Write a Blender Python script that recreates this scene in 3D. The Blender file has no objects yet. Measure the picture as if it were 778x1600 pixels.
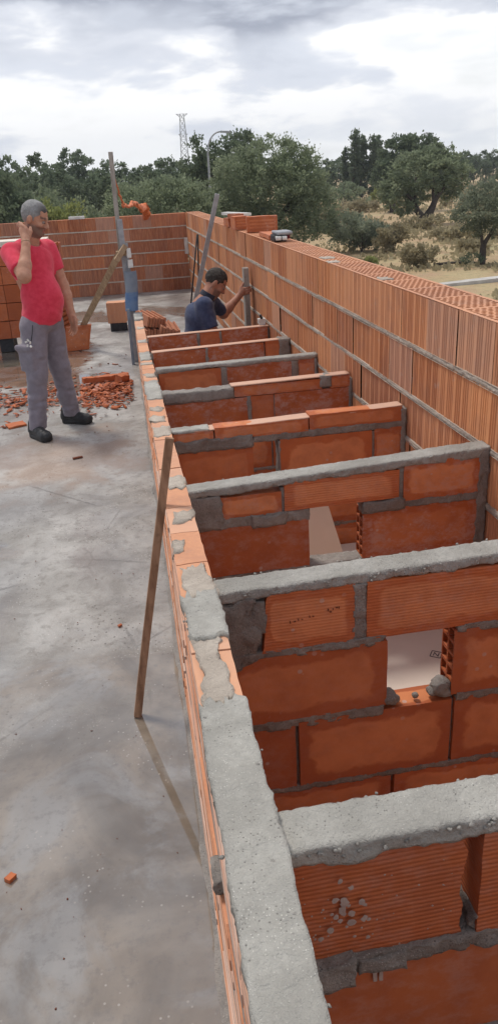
import bpy, bmesh, math, random
import numpy as np
from mathutils import Vector, Matrix, Euler
R_ = math.radians
rng = np.random.default_rng(11)
random.seed(5)
sc = bpy.context.scene
COL = sc.collection

# ------------------------------------------------------------------ noise
def _hash(ix, iy, iz, seed):
    h = (ix.astype(np.int64) * 374761393 + iy.astype(np.int64) * 668265263 + iz.astype(np.int64) * 2147483647 + seed * 144665) & 0xffffffff
    h = ((h ^ (h >> 13)) * 1274126177) & 0xffffffff
    h = (h ^ (h >> 16)) & 0xffffffff
    return (h / 2147483648.0 - 1.0)
def vn(p, seed=0):
    p = np.asarray(p, float); i = np.floor(p).astype(np.int64); t = p - i; t = t * t * (3 - 2 * t)
    out = 0
    for dx in (0, 1):
        for dy in (0, 1):
            for dz in (0, 1):
                w = (t[:, 0] if dx else 1 - t[:, 0]) * (t[:, 1] if dy else 1 - t[:, 1]) * (t[:, 2] if dz else 1 - t[:, 2])
                out = out + w * _hash(i[:, 0] + dx, i[:, 1] + dy, i[:, 2] + dz, seed)
    return out
def fbm(p, scale=1.0, octs=3, seed=0):
    p = np.asarray(p, float) * scale; s = 0; a = 1
    for k in range(octs):
        s = s + a * vn(p + 17.3 * k, seed + k); p = p * 2.03; a *= .5
    return s
def vfbm(p, scale=1.0, octs=3, seed=0):
    return np.stack([fbm(p, scale, octs, seed + 31 * k) for k in range(3)], 1)

# ------------------------------------------------------------------ mesh builder
class MB:
    def __init__(s): s.V = []; s.F = []; s.C = []; s.UV = []; s.n = 0; s.M = []
    def add(s, v, f, col=(.5, .5, .5), uv=None, mat=0):
        v = np.asarray(v, float).reshape(-1, 3); f = np.asarray(f, int).reshape(-1, 4)
        s.V.append(v); s.F.append(f + s.n); s.n += len(v)
        c = np.asarray(col, float)
        if c.shape[-1] == 3: c = np.concatenate([c, np.ones(c.shape[:-1] + (1,))], -1)
        s.C.append(np.tile(c, (len(f), 1)) if c.ndim == 1 else c)
        if uv is None: uv = np.zeros((len(f), 4, 2))
        s.UV.append(uv); s.M.append(np.full(len(f), mat))
        return s
    def box(s, lo, hi, res=None, disp=None, col=(.5, .5, .5), mat=0, xf=None, skip=()):
        lo = np.array(lo, float); hi = np.array(hi, float)
        for ax in range(3):
            a, b = [(1, 2), (0, 2), (0, 1)][ax]
            na = max(1, int(round((hi[a] - lo[a]) / res))) if res else 1
            nb = max(1, int(round((hi[b] - lo[b]) / res))) if res else 1
            for side in (0, 1):
                if (ax, side) in skip: continue
                A, B = np.meshgrid(np.linspace(0, 1, na + 1), np.linspace(0, 1, nb + 1), indexing='ij')
                v = np.zeros((A.size, 3)); v[:, a] = lo[a] + A.ravel() * (hi[a] - lo[a]); v[:, b] = lo[b] + B.ravel() * (hi[b] - lo[b])
                v[:, ax] = hi[ax] if side else lo[ax]
                I = np.arange((na + 1) * (nb + 1)).reshape(na + 1, nb + 1)
                q = np.stack([I[:-1, :-1], I[1:, :-1], I[1:, 1:], I[:-1, 1:]], -1).reshape(-1, 4)
                flip = (side == 0) ^ (ax == 1)
                if flip: q = q[:, ::-1]
                uvv = np.stack([A.ravel() * 2 - 1, B.ravel() * 2 - 1], 1)
                if ax == 0: uvv = uvv
                if ax == 2: uvv = uvv * .999 + 0
                uv = uvv[q]
                if ax == 2 or ax == 0: pass
                if disp is not None: v = disp(v)
                if xf is not None: v = xf(v)
                s.add(v, q, col, uv, mat)
        return s
    def tube(s, pts, rad, n=8, col=(.5, .5, .5), mat=0, cap=True):
        pts = [np.array(p, float) for p in pts]
        if np.isscalar(rad): rad = [rad] * len(pts)
        rings = []; up = None
        for i, p in enumerate(pts):
            t = pts[min(i + 1, len(pts) - 1)] - pts[max(i - 1, 0)]; t /= np.linalg.norm(t) + 1e-9
            if up is None: up = np.array([0, 0, 1.]) if abs(t[2]) < .9 else np.array([1., 0, 0])
            u = up - t * (up @ t); u /= np.linalg.norm(u) + 1e-9; up = u
            w = np.cross(t, u)
            a = np.linspace(0, 2 * math.pi, n, endpoint=False)
            rings.append(p + rad[i] * (np.cos(a)[:, None] * u + np.sin(a)[:, None] * w))
        v = np.concatenate(rings); f = []
        for i in range(len(pts) - 1):
            for j in range(n):
                k = (j + 1) % n
                f.append((i * n + j, i * n + k, (i + 1) * n + k, (i + 1) * n + j))
        if cap:
            for b, sg in ((0, -1), ((len(pts) - 1) * n, 1)):
                for j in range(0, n - 2, 2):
                    q = [b, b + j + 1, b + j + 2, b + min(j + 3, n - 1)]
                    if len(set(q)) == 4: f.append(tuple(q if sg > 0 else q[::-1]))
        s.add(v, f, col, None, mat); return s
    def beam(s, a, b, w, h, up=(0, 0, 1), col=(.5, .5, .5), res=None, disp=None, mat=0):
        a = np.array(a, float); b = np.array(b, float); t = b - a; L = np.linalg.norm(t); t /= L
        u = np.array(up, float); u -= t * (u @ t); u /= np.linalg.norm(u); w_ = np.cross(u, t)
        def xf(v): return a + v[:, [0]] * w_ + v[:, [1]] * t + v[:, [2]] * u
        return s.box((-w / 2, 0, -h / 2), (w / 2, L, h / 2), res, disp, col, mat, xf)
    def build(s, name, mats, parent=None, smooth=False, merge=False):
        V = np.concatenate(s.V); F = np.concatenate(s.F); C = np.concatenate(s.C); UV = np.concatenate(s.UV); M = np.concatenate(s.M)
        me = bpy.data.meshes.new(name)
        o = bpy.data.objects.new(name, me); COL.objects.link(o)
        off = np.zeros(3)
        if parent is not None: off = np.array(parent.location)
        V = V - off
        me.vertices.add(len(V)); me.vertices.foreach_set('co', V.ravel())
        me.loops.add(len(F) * 4); me.loops.foreach_set('vertex_index', F.ravel())
        me.polygons.add(len(F)); me.polygons.foreach_set('loop_start', np.arange(len(F)) * 4)
        try: me.polygons.foreach_set('loop_total', np.full(len(F), 4))
        except Exception: pass
        me.polygons.foreach_set('material_index', M.astype(np.int32))
        me.update(calc_edges=True)
        ul = me.uv_layers.new(name='UVMap'); ul.data.foreach_set('uv', UV.ravel())
        ca = me.color_attributes.new('tone', 'FLOAT_COLOR', 'CORNER')
        cc = np.repeat(C, 4, 0); ca.data.foreach_set('color', cc.ravel())
        for m in (mats if isinstance(mats, (list, tuple)) else [mats]): me.materials.append(m)
        me.validate()
        if merge:
            bm = bmesh.new(); bm.from_mesh(me); bmesh.ops.remove_doubles(bm, verts=bm.verts, dist=1e-5); bm.to_mesh(me); bm.free()
        if smooth:
            me.polygons.foreach_set('use_smooth', np.ones(len(me.polygons), bool))
        me.update()
        if parent is not None: o.parent = parent
        return o

def thing(name, loc, label, cat, group=None, rz=0):
    o = bpy.data.objects.new(name, None); COL.objects.link(o); o.location = loc; o.rotation_euler = (0, 0, rz)
    o.empty_display_size = .1
    return tag(o, label, cat, group)
def tag(o, label=None, cat=None, group=None, kind=None):
    if label: o['label'] = label
    if cat: o['category'] = cat
    if group: o['group'] = group
    if kind or cat: o['kind'] = kind or 'thing'
    return o
def rough(amp, scale=30, seed=0, octs=3, aniso=(1, 1, 1)):
    an = np.array(aniso)
    return lambda v: v + vfbm(v, scale, octs, seed) * amp * an

# ------------------------------------------------------------------ materials
class NT:
    def __init__(s, name):
        s.m = bpy.data.materials.new(name); s.m.use_nodes = True; s.t = s.m.node_tree; s.t.nodes.clear()
        s.out = s.n('ShaderNodeOutputMaterial'); s.b = s.n('ShaderNodeBsdfPrincipled'); s.l(s.b.outputs[0], s.out.inputs[0])
        s.b.inputs['Specular IOR Level'].default_value = .3
        s._co = None
    def n(s, t, **k):
        x = s.t.nodes.new(t)
        for a, b in k.items(): setattr(x, a, b)
        return x
    def l(s, a, b): s.t.links.new(a, b)
    def val(s, x, sock):
        if isinstance(x, bpy.types.NodeSocket): s.l(x, sock)
        elif isinstance(x, (tuple, list)):
            sock.default_value = tuple(x) + ((1,) if len(x) == 3 and len(sock.default_value) == 4 else ())
        else: sock.default_value = x
    def co(s, scale=(1, 1, 1), rot=(0, 0, 0)):
        g = s.n('ShaderNodeNewGeometry'); mp = s.n('ShaderNodeMapping'); s.l(g.outputs['Position'], mp.inputs[0])
        mp.inputs['Scale'].default_value = scale; mp.inputs['Rotation'].default_value = rot
        return mp.outputs[0]
    def noise(s, scale=5, det=4, rough=.55, vec=None, dist=0):
        x = s.n('ShaderNodeTexNoise'); x.inputs['Scale'].default_value = scale; x.inputs['Detail'].default_value = det
        x.inputs['Roughness'].default_value = rough; x.inputs['Distortion'].default_value = dist
        s.l(vec if vec is not None else s.co(), x.inputs['Vector']); return x.outputs['Fac']
    def vor(s, scale=5, vec=None, feature='F1', rand=1):
        x = s.n('ShaderNodeTexVoronoi', feature=feature); x.inputs['Scale'].default_value = scale; x.inputs['Randomness'].default_value = rand
        s.l(vec if vec is not None else s.co(), x.inputs['Vector']); return x.outputs[0]
    def ramp(s, x, a, b, lo=0., hi=1.):
        r = s.n('ShaderNodeMapRange', interpolation_type='SMOOTHSTEP'); s.val(x, r.inputs[0])
        r.inputs[1].default_value = a; r.inputs[2].default_value = b; r.inputs[3].default_value = lo; r.inputs[4].default_value = hi
        return r.outputs[0]
    def lin(s, x, a, b, lo=0., hi=1.):
        r = s.n('ShaderNodeMapRange'); s.val(x, r.inputs[0])
        r.inputs[1].default_value = a; r.inputs[2].default_value = b; r.inputs[3].default_value = lo; r.inputs[4].default_value = hi
        return r.outputs[0]
    def mix(s, f, a, b, mode='MIX'):
        x = s.n('ShaderNodeMix', data_type='RGBA', blend_type=mode); s.val(f, x.inputs[0]); s.val(a, x.inputs[6]); s.val(b, x.inputs[7]); return x.outputs[2]
    def ma(s, op, a, b=0, c=0):
        x = s.n('ShaderNodeMath', operation=op); s.val(a, x.inputs[0]); s.val(b, x.inputs[1]); s.val(c, x.inputs[2]); return x.outputs[0]
    def bump(s, h, strength=.5, dist=.01, prev=None):
        x = s.n('ShaderNodeBump'); x.inputs['Strength'].default_value = strength; x.inputs['Distance'].default_value = dist
        s.l(h, x.inputs['Height'])
        if prev is not None: s.l(prev, x.inputs['Normal'])
        return x.outputs[0]
    def tone(s):
        a = s.n('ShaderNodeAttribute', attribute_name='tone'); x = s.n('ShaderNodeSeparateColor'); s.l(a.outputs['Color'], x.inputs[0]); s.alpha = a.outputs['Alpha']; return x.outputs
    def sep(s, v): x = s.n('ShaderNodeSeparateXYZ'); s.l(v, x.inputs[0]); return x.outputs
    def fin(s, col=None, rough=None, nor=None):
        if col is not None: s.val(col, s.b.inputs['Base Color'])
        if rough is not None: s.val(rough, s.b.inputs['Roughness'])
        if nor is not None: s.l(nor, s.b.inputs['Normal'])
        return s.m

def mat_partition():
    t = NT('hollow_brick_clay'); tn = t.tone()
    uv = t.n('ShaderNodeUVMap'); u, v, _ = t.sep(uv.outputs[0])[:3]
    n1 = t.noise(14, 4); n2 = t.noise(60, 3); n3 = t.noise(5, 3)
    ex = t.ma('MULTIPLY', t.ma('SUBTRACT', 1, t.ma('ABSOLUTE', u)), .20)
    ez = t.ma('MULTIPLY', t.ma('SUBTRACT', 1, t.ma('ABSOLUTE', v)), .11)
    d = t.ma('SMOOTH_MIN', ex, ez, .04)
    d = t.ma('ADD', d, t.lin(n1, .3, .7, -.016, .016))
    halo = t.ma('MULTIPLY', t.ramp(d, .026, .042), tn[1])
    base = t.mix(tn[0], (.35, .085, .027), (.54, .15, .049))
    base = t.mix(halo, base, t.mix(tn[0], (.57, .195, .078), (.72, .275, .118)))
    base = t.mix(t.ramp(n1, .35, .75, 0, .35), base, (.25, .06, .03))
    # vertical faint bands of the die
    co = t.co((1, 1, 1)); x, y, z = t.sep(co)[:3]
    rib = t.ma('SINE', t.ma('MULTIPLY', z, 2 * math.pi / .0092))
    # efflorescence and cement smears
    streak = t.noise(22, 6, .75, t.co((1, 1, 1.6)))
    smear = t.ma('MULTIPLY', t.ramp(t.ma('ADD', streak, t.lin(n3, .3, .7, -.09, .09)), .43, .70, 0, .75), tn[2])
    base = t.mix(smear, base, (.50, .34, .30))
    sp = t.vor(24, t.co((1, 1, 1)))
    gate = t.ramp(t.noise(4.2, 2), .53, .62)
    spl = t.ma('MULTIPLY', t.ma('MULTIPLY', t.ramp(sp, .2, .13), gate), t.ramp(t.noise(11, 1), .42, .5, 0, .6))
    base = t.mix(spl, base, (.50, .40, .36))
    b = t.bump(t.ma('MULTIPLY', rib, t.alpha), .40, .0018); b = t.bump(n2, .25, .004, b)
    return t.fin(base, t.lin(halo, 0, 1, .62, .8), b)
def mat_block(name='ribbed_block_clay', dark=(.42, .135, .052), light=(.74, .315, .135), horizontal=False):
    t = NT(name); tn = t.tone()
    n1 = t.noise(7, 4); n2 = t.noise(45, 4, .6); st = t.noise(12, 4, .6, t.co((6, 6, .5)))
    base = t.mix(tn[0], dark, light)
    base = t.mix(t.ramp(st, .40, .70, 0, .42), base, (.72, .34, .17))
    base = t.mix(t.ramp(n1, .45, .72, 0, .35), base, (.34, .16, .11))
    base = t.mix(t.ma('MULTIPLY', t.ramp(t.noise(16, 5, .7), .58, .76), .35), base, (.50, .42, .37))
    base = t.mix(tn[2], base, (.62, .48, .40))
    b = t.bump(n2, .3, .004)
    return t.fin(base, .85, b)
def mat_mortar(name, a, bcol, rg=.95, k=1.0, spk=.5):
    t = NT(name); tn = t.tone()
    n1 = t.noise(6, 4); n2 = t.noise(55, 6, .7); n3 = t.noise(220, 3, .7)
    base = t.mix(t.ramp(n1, .35, .65), a, bcol)
    base = t.mix(t.ramp(t.noise(2.2, 5, .65), .5, .68, 0, .5), base, tuple(c * .72 for c in a))
    base = t.mix(t.ramp(n2, .35, .7, 0, .45), base, tuple(c * .80 for c in a))
    base = t.mix(t.ramp(n3, .55, .75, 0, spk), base, tuple(min(1, c * 1.35) for c in bcol))
    pit = t.ma('MULTIPLY', t.ramp(t.vor(130), .26, .14), t.ramp(t.noise(9, 3), .42, .6, 0, .8)); base = t.mix(pit, base, tuple(c * .45 for c in a))
    gr = t.ma('MULTIPLY', t.ramp(t.vor(170, t.co((1.1, 1, 1))), .22, .12), t.ramp(t.noise(7, 3), .45, .6, 0, .8)); base = t.mix(gr, base, tuple(min(1, c * 1.3 + .05) for c in bcol))
    bb = t.bump(n2, .8 * k, .012); bb = t.bump(n3, .6 * k, .003, bb)
    return t.fin(base, rg, bb)
def mat_slab():
    t = NT('wet_concrete'); c = t.co(); x, y, z = t.sep(c)[:3]
    n0 = t.noise(.9, 4, .6, dist=.6); n1 = t.noise(3.2, 5, .6, dist=.4); n2 = t.noise(18, 5, .65); n3 = t.noise(90, 4, .7)
    base = t.mix(t.ramp(n1, .3, .7), (.23, .216, .198), (.45, .435, .41))
    base = t.mix(t.ramp(n2, .48, .68, 0, .6), base, (.20, .185, .165))
    base = t.mix(t.ma('MULTIPLY', t.ramp(t.vor(38), .22, .12), t.ramp(t.noise(2.3, 3), .48, .6)), base, (.12, .105, .095))
    base = t.mix(t.ma('MULTIPLY', t.ramp(t.vor(55), .2, .1), t.ramp(t.noise(1.7, 3), .5, .6)), base, (.62, .60, .57))
    crk = t.vor(1.1, t.co(), 'DISTANCE_TO_EDGE'); base = t.mix(t.ma('MULTIPLY', t.ramp(t.ma('ADD', crk, t.lin(n2, .3, .7, -.006, .006)), .007, .002), t.ramp(n0, .5, .6, 0, .7)), base, (.12, .11, .10))
    base = t.mix(t.ramp(n3, .5, .8, 0, .35), base, (.42, .40, .38))
    # orange clay dust trodden in around the standing man
    dx = t.ma('DIVIDE', t.ma('ADD', x, .55), .8); dy = t.ma('DIVIDE', t.ma('SUBTRACT', y, 5.4), .75)
    dd = t.ma('SQRT', t.ma('ADD', t.ma('MULTIPLY', dx, dx), t.ma('MULTIPLY', dy, dy)))
    dust = t.ma('MULTIPLY', t.ramp(t.ma('ADD', dd, t.lin(n1, .3, .7, -.4, .4)), 1.1, .35), .42)
    base = t.mix(dust, base, (.46, .30, .21))
    # puddle mask : near sheet of water, left middle pool and long pool behind the man
    yy = t.ma('ADD', y, t.lin(n0, .3, .7, -.7, .7))
    near = t.ramp(yy, 3.0, 2.35)
    yl = t.ma('ADD', yy, t.ma('MULTIPLY', x, 1.2)); leftp = t.ma('MULTIPLY', t.ramp(yl, 3.0, 2.7), t.ramp(x, -.55, -.75))
    a = t.ma('ABSOLUTE', t.ma('SUBTRACT', yy, 8.8)); farp = t.ma('MULTIPLY', t.ramp(a, 1.5, 1.1), t.ramp(t.ma('ADD', x, t.lin(n1, .3, .7, -.2, .2)), -.25, -.5))
    b2 = t.ma('ABSOLUTE', t.ma('SUBTRACT', yy, 11.6)); farq = t.ma('MULTIPLY', t.ramp(b2, .7, .4), .7)
    pud = t.ma('MAXIMUM', t.ma('MAXIMUM', near, leftp), t.ma('MAXIMUM', farp, farq))
    silt_and_sky = t.mix(t.ramp(t.noise(1.6, 5, .6, dist=1.3), .32, .68), (.12, .09, .058), (.30, .245, .182))
    silt_and_sky = t.mix(t.ramp(t.noise(2.1, 6, .62, dist=1.1), .47, .64, 0, .6), silt_and_sky, (.33, .335, .33))  # pale patches: sediment swirl plus sky reflection painted into the puddle colour
    silt_and_sky = t.mix(t.ramp(t.noise(30, 4, .7), .48, .7, 0, .45), silt_and_sky, (.12, .10, .08))
    silt_and_sky = t.mix(t.ma('MULTIPLY', t.ramp(t.vor(48), .2, .1), t.ramp(t.noise(3.1, 3), .5, .6)), silt_and_sky, (.42, .38, .33))
    base = t.mix(t.ma('MULTIPLY', pud, .88), base, silt_and_sky)
    damp = t.ramp(n0, .42, .62)
    base = t.mix(t.ma('MULTIPLY', damp, .3), base, (.16, .15, .14))
    rgh = t.ma('ADD', t.ma('MULTIPLY', t.ma('SUBTRACT', 1, pud), .62), .05)
    rgh = t.ma('ADD', rgh, t.ma('MULTIPLY', t.ma('MULTIPLY', damp, t.ma('SUBTRACT', 1, pud)), -.18))
    h = t.ma('ADD', t.ma('MULTIPLY', n2, 1), t.ma('MULTIPLY', n3, .4))
    h = t.ma('MULTIPLY', h, t.ma('SUBTRACT', 1.02, pud))
    t.b.inputs['Specular IOR Level'].default_value = .5
    t.val(t.ma('MAXIMUM', pud, t.ma('MULTIPLY', damp, .45)), t.b.inputs['Coat Weight']); t.val(t.lin(pud, 0, 1, .22, .03), t.b.inputs['Coat Roughness']); t.b.inputs['Coat IOR'].default_value = 2.0
    return t.fin(base, rgh, t.bump(h, .55, .012))
def mat_ground():
    t = NT('dry_field'); n0 = t.noise(.07, 5, .6); n1 = t.noise(.4, 6, .65); n2 = t.noise(3, 6, .7)
    base = t.mix(t.ramp(n0, .4, .6), (.45, .32, .18), (.49, .39, .22))
    base = t.mix(t.ramp(n1, .42, .66, 0, .8), base, (.46, .30, .19))
    base = t.mix(t.ramp(n2, .45, .7, 0, .6), base, (.30, .27, .16))
    base = t.mix(t.ramp(t.noise(.16, 5, .6), .52, .68, 0, .6), base, (.22, .22, .11))
    return t.fin(base, .95, t.bump(n2, .8, .2))
def mat_leaf(name, a, b, trans=.5):
    t = NT(name); tn = t.tone()
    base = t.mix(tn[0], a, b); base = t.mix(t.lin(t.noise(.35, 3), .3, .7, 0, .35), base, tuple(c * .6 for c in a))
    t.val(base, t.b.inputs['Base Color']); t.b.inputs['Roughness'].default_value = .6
    tr = t.n('ShaderNodeBsdfTranslucent'); t.l(base, tr.inputs[0]); mx = t.n('ShaderNodeMixShader'); mx.inputs[0].default_value = trans
    t.l(t.b.outputs[0], mx.inputs[1]); t.l(tr.outputs[0], mx.inputs[2]); t.l(mx.outputs[0], t.out.inputs[0]); return t.m
def mat_wood(name, a, b, rg=.8):
    t = NT(name); n = t.noise(9, 5, .6, t.co((4, 4, .6))); n2 = t.noise(40, 4)
    base = t.mix(t.ramp(n, .3, .7), a, b); base = t.mix(t.ramp(n2, .5, .75, 0, .4), base, tuple(c * .5 for c in a))
    return t.fin(base, rg, t.bump(n, .3, .004))
def mat_plain(name, a, b=None, rg=.7, scale=12, metal=0, bump=.2, spec=.3):
    t = NT(name); n = t.noise(scale, 4); base = t.mix(t.ramp(n, .3, .7), a, b or tuple(c * .75 for c in a))
    t.b.inputs['Metallic'].default_value = metal; t.b.inputs['Specular IOR Level'].default_value = spec
    return t.fin(base, rg, t.bump(t.noise(scale * 5, 3), bump, .005))
def mat_cloth(name, a, b, scale=25):
    t = NT(name); n = t.noise(scale, 3); f = t.noise(400, 2); base = t.mix(t.ramp(n, .3, .7), a, b)
    t.b.inputs['Sheen Weight'].default_value = .15
    return t.fin(base, .9, t.bump(f, .15, .002))

M = dict(
 clay=mat_partition(),
 block=mat_block(),
 block2=mat_block('smooth_block_clay', (.25, .075, .035), (.50, .17, .075)),
 shell=mat_block('rough_brick_shell', (.50, .20, .10), (.66, .29, .15)),
 pale=mat_block('dusty_brick_top', (.55, .24, .125), (.66, .345, .205)),
 mortar=mat_mortar('joint_mortar', (.28, .25, .225), (.40, .365, .33)),
 light_mortar=mat_mortar('dry_joint_mortar', (.50, .43, .36), (.64, .565, .48)),
 wet_mortar=mat_mortar('wet_mortar', (.25, .215, .19), (.38, .34, .305)),
 cement=mat_mortar('cement_cap', (.38, .365, .33), (.51, .495, .45), k=.85, spk=.35),
 grey_cement=mat_mortar('grey_cement_cap', (.37, .35, .315), (.50, .48, .44), k=1.0),
 slab=mat_slab(), ground=mat_ground(),
 foam=mat_plain('insulation_foam', (.66, .58, .50), (.72, .65, .57), .8, 3, bump=.05),
 ink=mat_plain('printed_ink', (.16, .13, .13), rg=.8),
 wood=mat_wood('raw_batten_wood', (.30, .20, .12), (.46, .33, .21)),
 oldwood=mat_wood('weathered_wood', (.26, .235, .205), (.42, .39, .35)),
 stained=mat_wood('stained_batten', (.22, .12, .07), (.40, .24, .15)),
 metal=mat_plain('dull_aluminium', (.38, .39, .41), (.30, .31, .33), .5, 20, metal=.3),
 steel=mat_plain('galvanised_steel', (.42, .44, .46), None, .55, 5, metal=.4),
 blue=mat_plain('blue_plastic', (.09, .18, .36), (.16, .25, .40), .45, 10),
 blueg=mat_plain('faded_blue_plastic', (.17, .21, .27), (.24, .28, .33), .55, 10),
 orange=mat_plain('orange_netting', (.55, .13, .04), (.70, .20, .07), .6, 10),
 white=mat_plain('white_plastic', (.75, .74, .70), None, .6, 8),
 dark=mat_plain('dark_rubber', (.025, .025, .028), (.04, .04, .045), .6, 30),
 bark=mat_wood('olive_bark', (.045, .036, .030), (.11, .09, .075), .95),
 leaf_o=mat_leaf('olive_leaves', (.19, .235, .14), (.34, .39, .25)),
 leaf_d=mat_leaf('pine_leaves', (.12, .16, .095), (.21, .26, .165)),
 leaf_y=mat_leaf('yellow_green_leaves', (.20, .24, .08), (.38, .40, .15)),
 leaf_b=mat_leaf('dry_bush_leaves', (.30, .26, .155), (.48, .42, .27)),
 leaf_g=mat_leaf('grey_green_leaves', (.16, .19, .13), (.34, .37, .26)),
 hill=mat_plain('hill_scrub', (.03, .045, .04), (.05, .07, .055), .95, .05),
 splat=mat_plain('dried_splatter', (.34, .26, .23), (.42, .34, .30), .9, 40),
 track=mat_plain('pale_track', (.55, .53, .50), (.42, .40, .37), .95, 2),
)
# ================================================================== architecture
XR = 1.33            # inner face of the tall block wall
def lw_z(y): return np.where(y < 6.5, .967 - .0759 * np.asarray(y, float), .967 - .0759 * 6.5 + (np.asarray(y, float) - 6.5) * .02)
def lw_o(y): return .052 + .0135 * np.clip(y, -1, 9)
def lw_i(y): return np.interp(y, [-1, .55, 1.12, 1.66, 3.3, 5.2, 8.5], [.125, .138, .150, .161, .180, .212, .245])
def lwmap(v):   # (fraction across, y, z) -> world ; fraction may leave 0..1
    y = v[:, 1]; o = lw_o(y); i = lw_i(y); r = v.copy(); r[:, 0] = o + (i - o) * v[:, 0]; return r

# ---- slab -------------------------------------------------------------
mb = MB()
n = 150
mb.box((-7, -4, -3), (1.58, 14.26, 0), None, skip=((2, 1),), col=(.5, .5, .5))
xs = np.linspace(-7, 1.58, 90); ys = np.linspace(-4, 14.26, 190)
A, B = np.meshgrid(xs, ys, indexing='ij'); P = np.stack([A.ravel(), B.ravel(), np.zeros(A.size)], 1)
P[:, 2] = np.where((P[:, 0] > -6.9) & (P[:, 0] < 1.5), fbm(P, 1.1, 3, 4) * .004 - .004, 0) * (P[:, 1] > 2.4)
I = np.arange(A.size).reshape(A.shape)
q = np.stack([I[:-1, :-1], I[1:, :-1], I[1:, 1:], I[:-1, 1:]], -1).reshape(-1, 4)
mb.add(P, q)
o = mb.build('floor', M['slab'], smooth=False); tag(o, kind='structure')
o.data.polygons.foreach_set('use_smooth', [False] * 5 + [True] * (len(o.data.polygons) - 5))

# ---- tall ribbed block wall (right) and far wall -----------------------
ROWS = [(0.0, .09), (.106, .322), (.338, .558), (.574, .782), (.798, 1.020), (1.038, 1.268)]
def ribbed_course(mb, length, z0, z1, thick, blk, phase, fx, smooth_chance=0, amp=.010, tones=(0, 1), flip=False):
    """a row of blocks: fx maps (along, depth(0=face,>0 into wall), z) to world"""
    s = -phase
    while s < length:
        a = max(s + .0015, 0); b = min(s + blk - .0015, length); 
        if b - a > .02:
            smooth = rng.random() < smooth_chance
            per = .0175; nn = int((b - a) / (per / 6)); xs = np.linspace(a, b, nn + 1)
            rel = (xs - s) / blk
            band = (rel < .07) | (rel > .93) | (abs(rel - .5) < .045) | (abs(rel - .27) < .02) | (abs(rel - .76) < .02)
            d = amp * (((xs - s) / per % 1.0) > .63); d = np.where(band, -.0004, d)
            if smooth: d = d * 0
            off = rng.normal() * .0022
            v = []
            for z in (z0, z1): v.append(np.stack([xs, d + off, np.full(len(xs), z)], 1))
            V = np.concatenate(v); k = len(xs); i = np.arange(k - 1)
            q = np.stack([i, i + 1, i + 1 + k, i + k], 1)[:, ::-1 if flip else 1]
            t0 = rng.uniform(*tones); u = rng.random()
            halves = (rel[:-1] > .5) * rng.normal() * .15
            c = np.stack([np.clip(t0 + halves + band[:-1] * .25, 0, 1), np.zeros(k - 1), np.full(k - 1, .32 if u > .9 else rng.uniform(0, .15))], 1)
            mb.add(fx(V), q, c)
            # body
            lo = np.array((a, .006, z0)); hi = np.array((b, thick, z1))
            mb.box(lo, hi, None, None, (t0, 0, 0), xf=lambda v: fx(v), skip=((1, 0),) if True else ())
        s += blk
def perforated_top(mb, y0, y1, x0, x1, z, blk, phase):
    s = y0 - phase
    pit = .03; DP = .10
    while s < y1:
        ny = 10; nx = 7; t0 = rng.uniform(.2, .8)
        by0 = s + .012; by1 = s + blk - .012
        gy = np.linspace(by0, by1, ny + 1); gx = np.linspace(x0 + .014, x1 - .014, nx + 1); w = .0042
        def sheet(a, b, c, d):
            if min(d, y1) - max(c, y0) < .001: return
            mb.add([(a, max(c, y0), z), (b, max(c, y0), z), (b, min(d, y1), z), (a, min(d, y1), z)], [(0, 1, 2, 3)], (t0, 0, .25))
        sheet(x0, gx[0] + w, s + .0015, s + blk - .0015); sheet(gx[-1] - w, x1, s + .0015, s + blk - .0015)
        sheet(gx[0] + w, gx[-1] - w, s + .0015, gy[0] + w); sheet(gx[0] + w, gx[-1] - w, gy[-1] - w, s + blk - .0015)
        for j in range(1, ny): sheet(gx[0] + w, gx[-1] - w, gy[j] - w, gy[j] + w)
        for j in range(ny):
            if gy[j] < y0 or gy[j + 1] > y1: continue
            ofs = 0
            for i in range(1, nx):
                xx = gx[i] + (pit * .25 if j % 2 else -pit * .25)
                mb.add([(xx - w, gy[j] + w, z), (xx + w, gy[j] + w, z), (xx + w, gy[j + 1] - w, z), (xx - w, gy[j + 1] - w, z)], [(0, 1, 2, 3)], (t0, 0, .25))
                for sx in (-w, w):   # web faces going down
                    mb.add([(xx + sx, gy[j] + w, z), (xx + sx, gy[j + 1] - w, z), (xx + sx, gy[j + 1] - w, z - DP), (xx + sx, gy[j] + w, z - DP)], [(0, 1, 2, 3)], (t0, 0, 0))
        for j in range(ny + 1):
            for sy in (-w, w):
                if not (y0 < gy[j] < y1): continue
                mb.add([(gx[0], gy[j] + sy, z), (gx[-1], gy[j] + sy, z), (gx[-1], gy[j] + sy, z - DP), (gx[0], gy[j] + sy, z - DP)], [(0, 1, 2, 3)], (t0, 0, 0))
        s += blk

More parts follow.
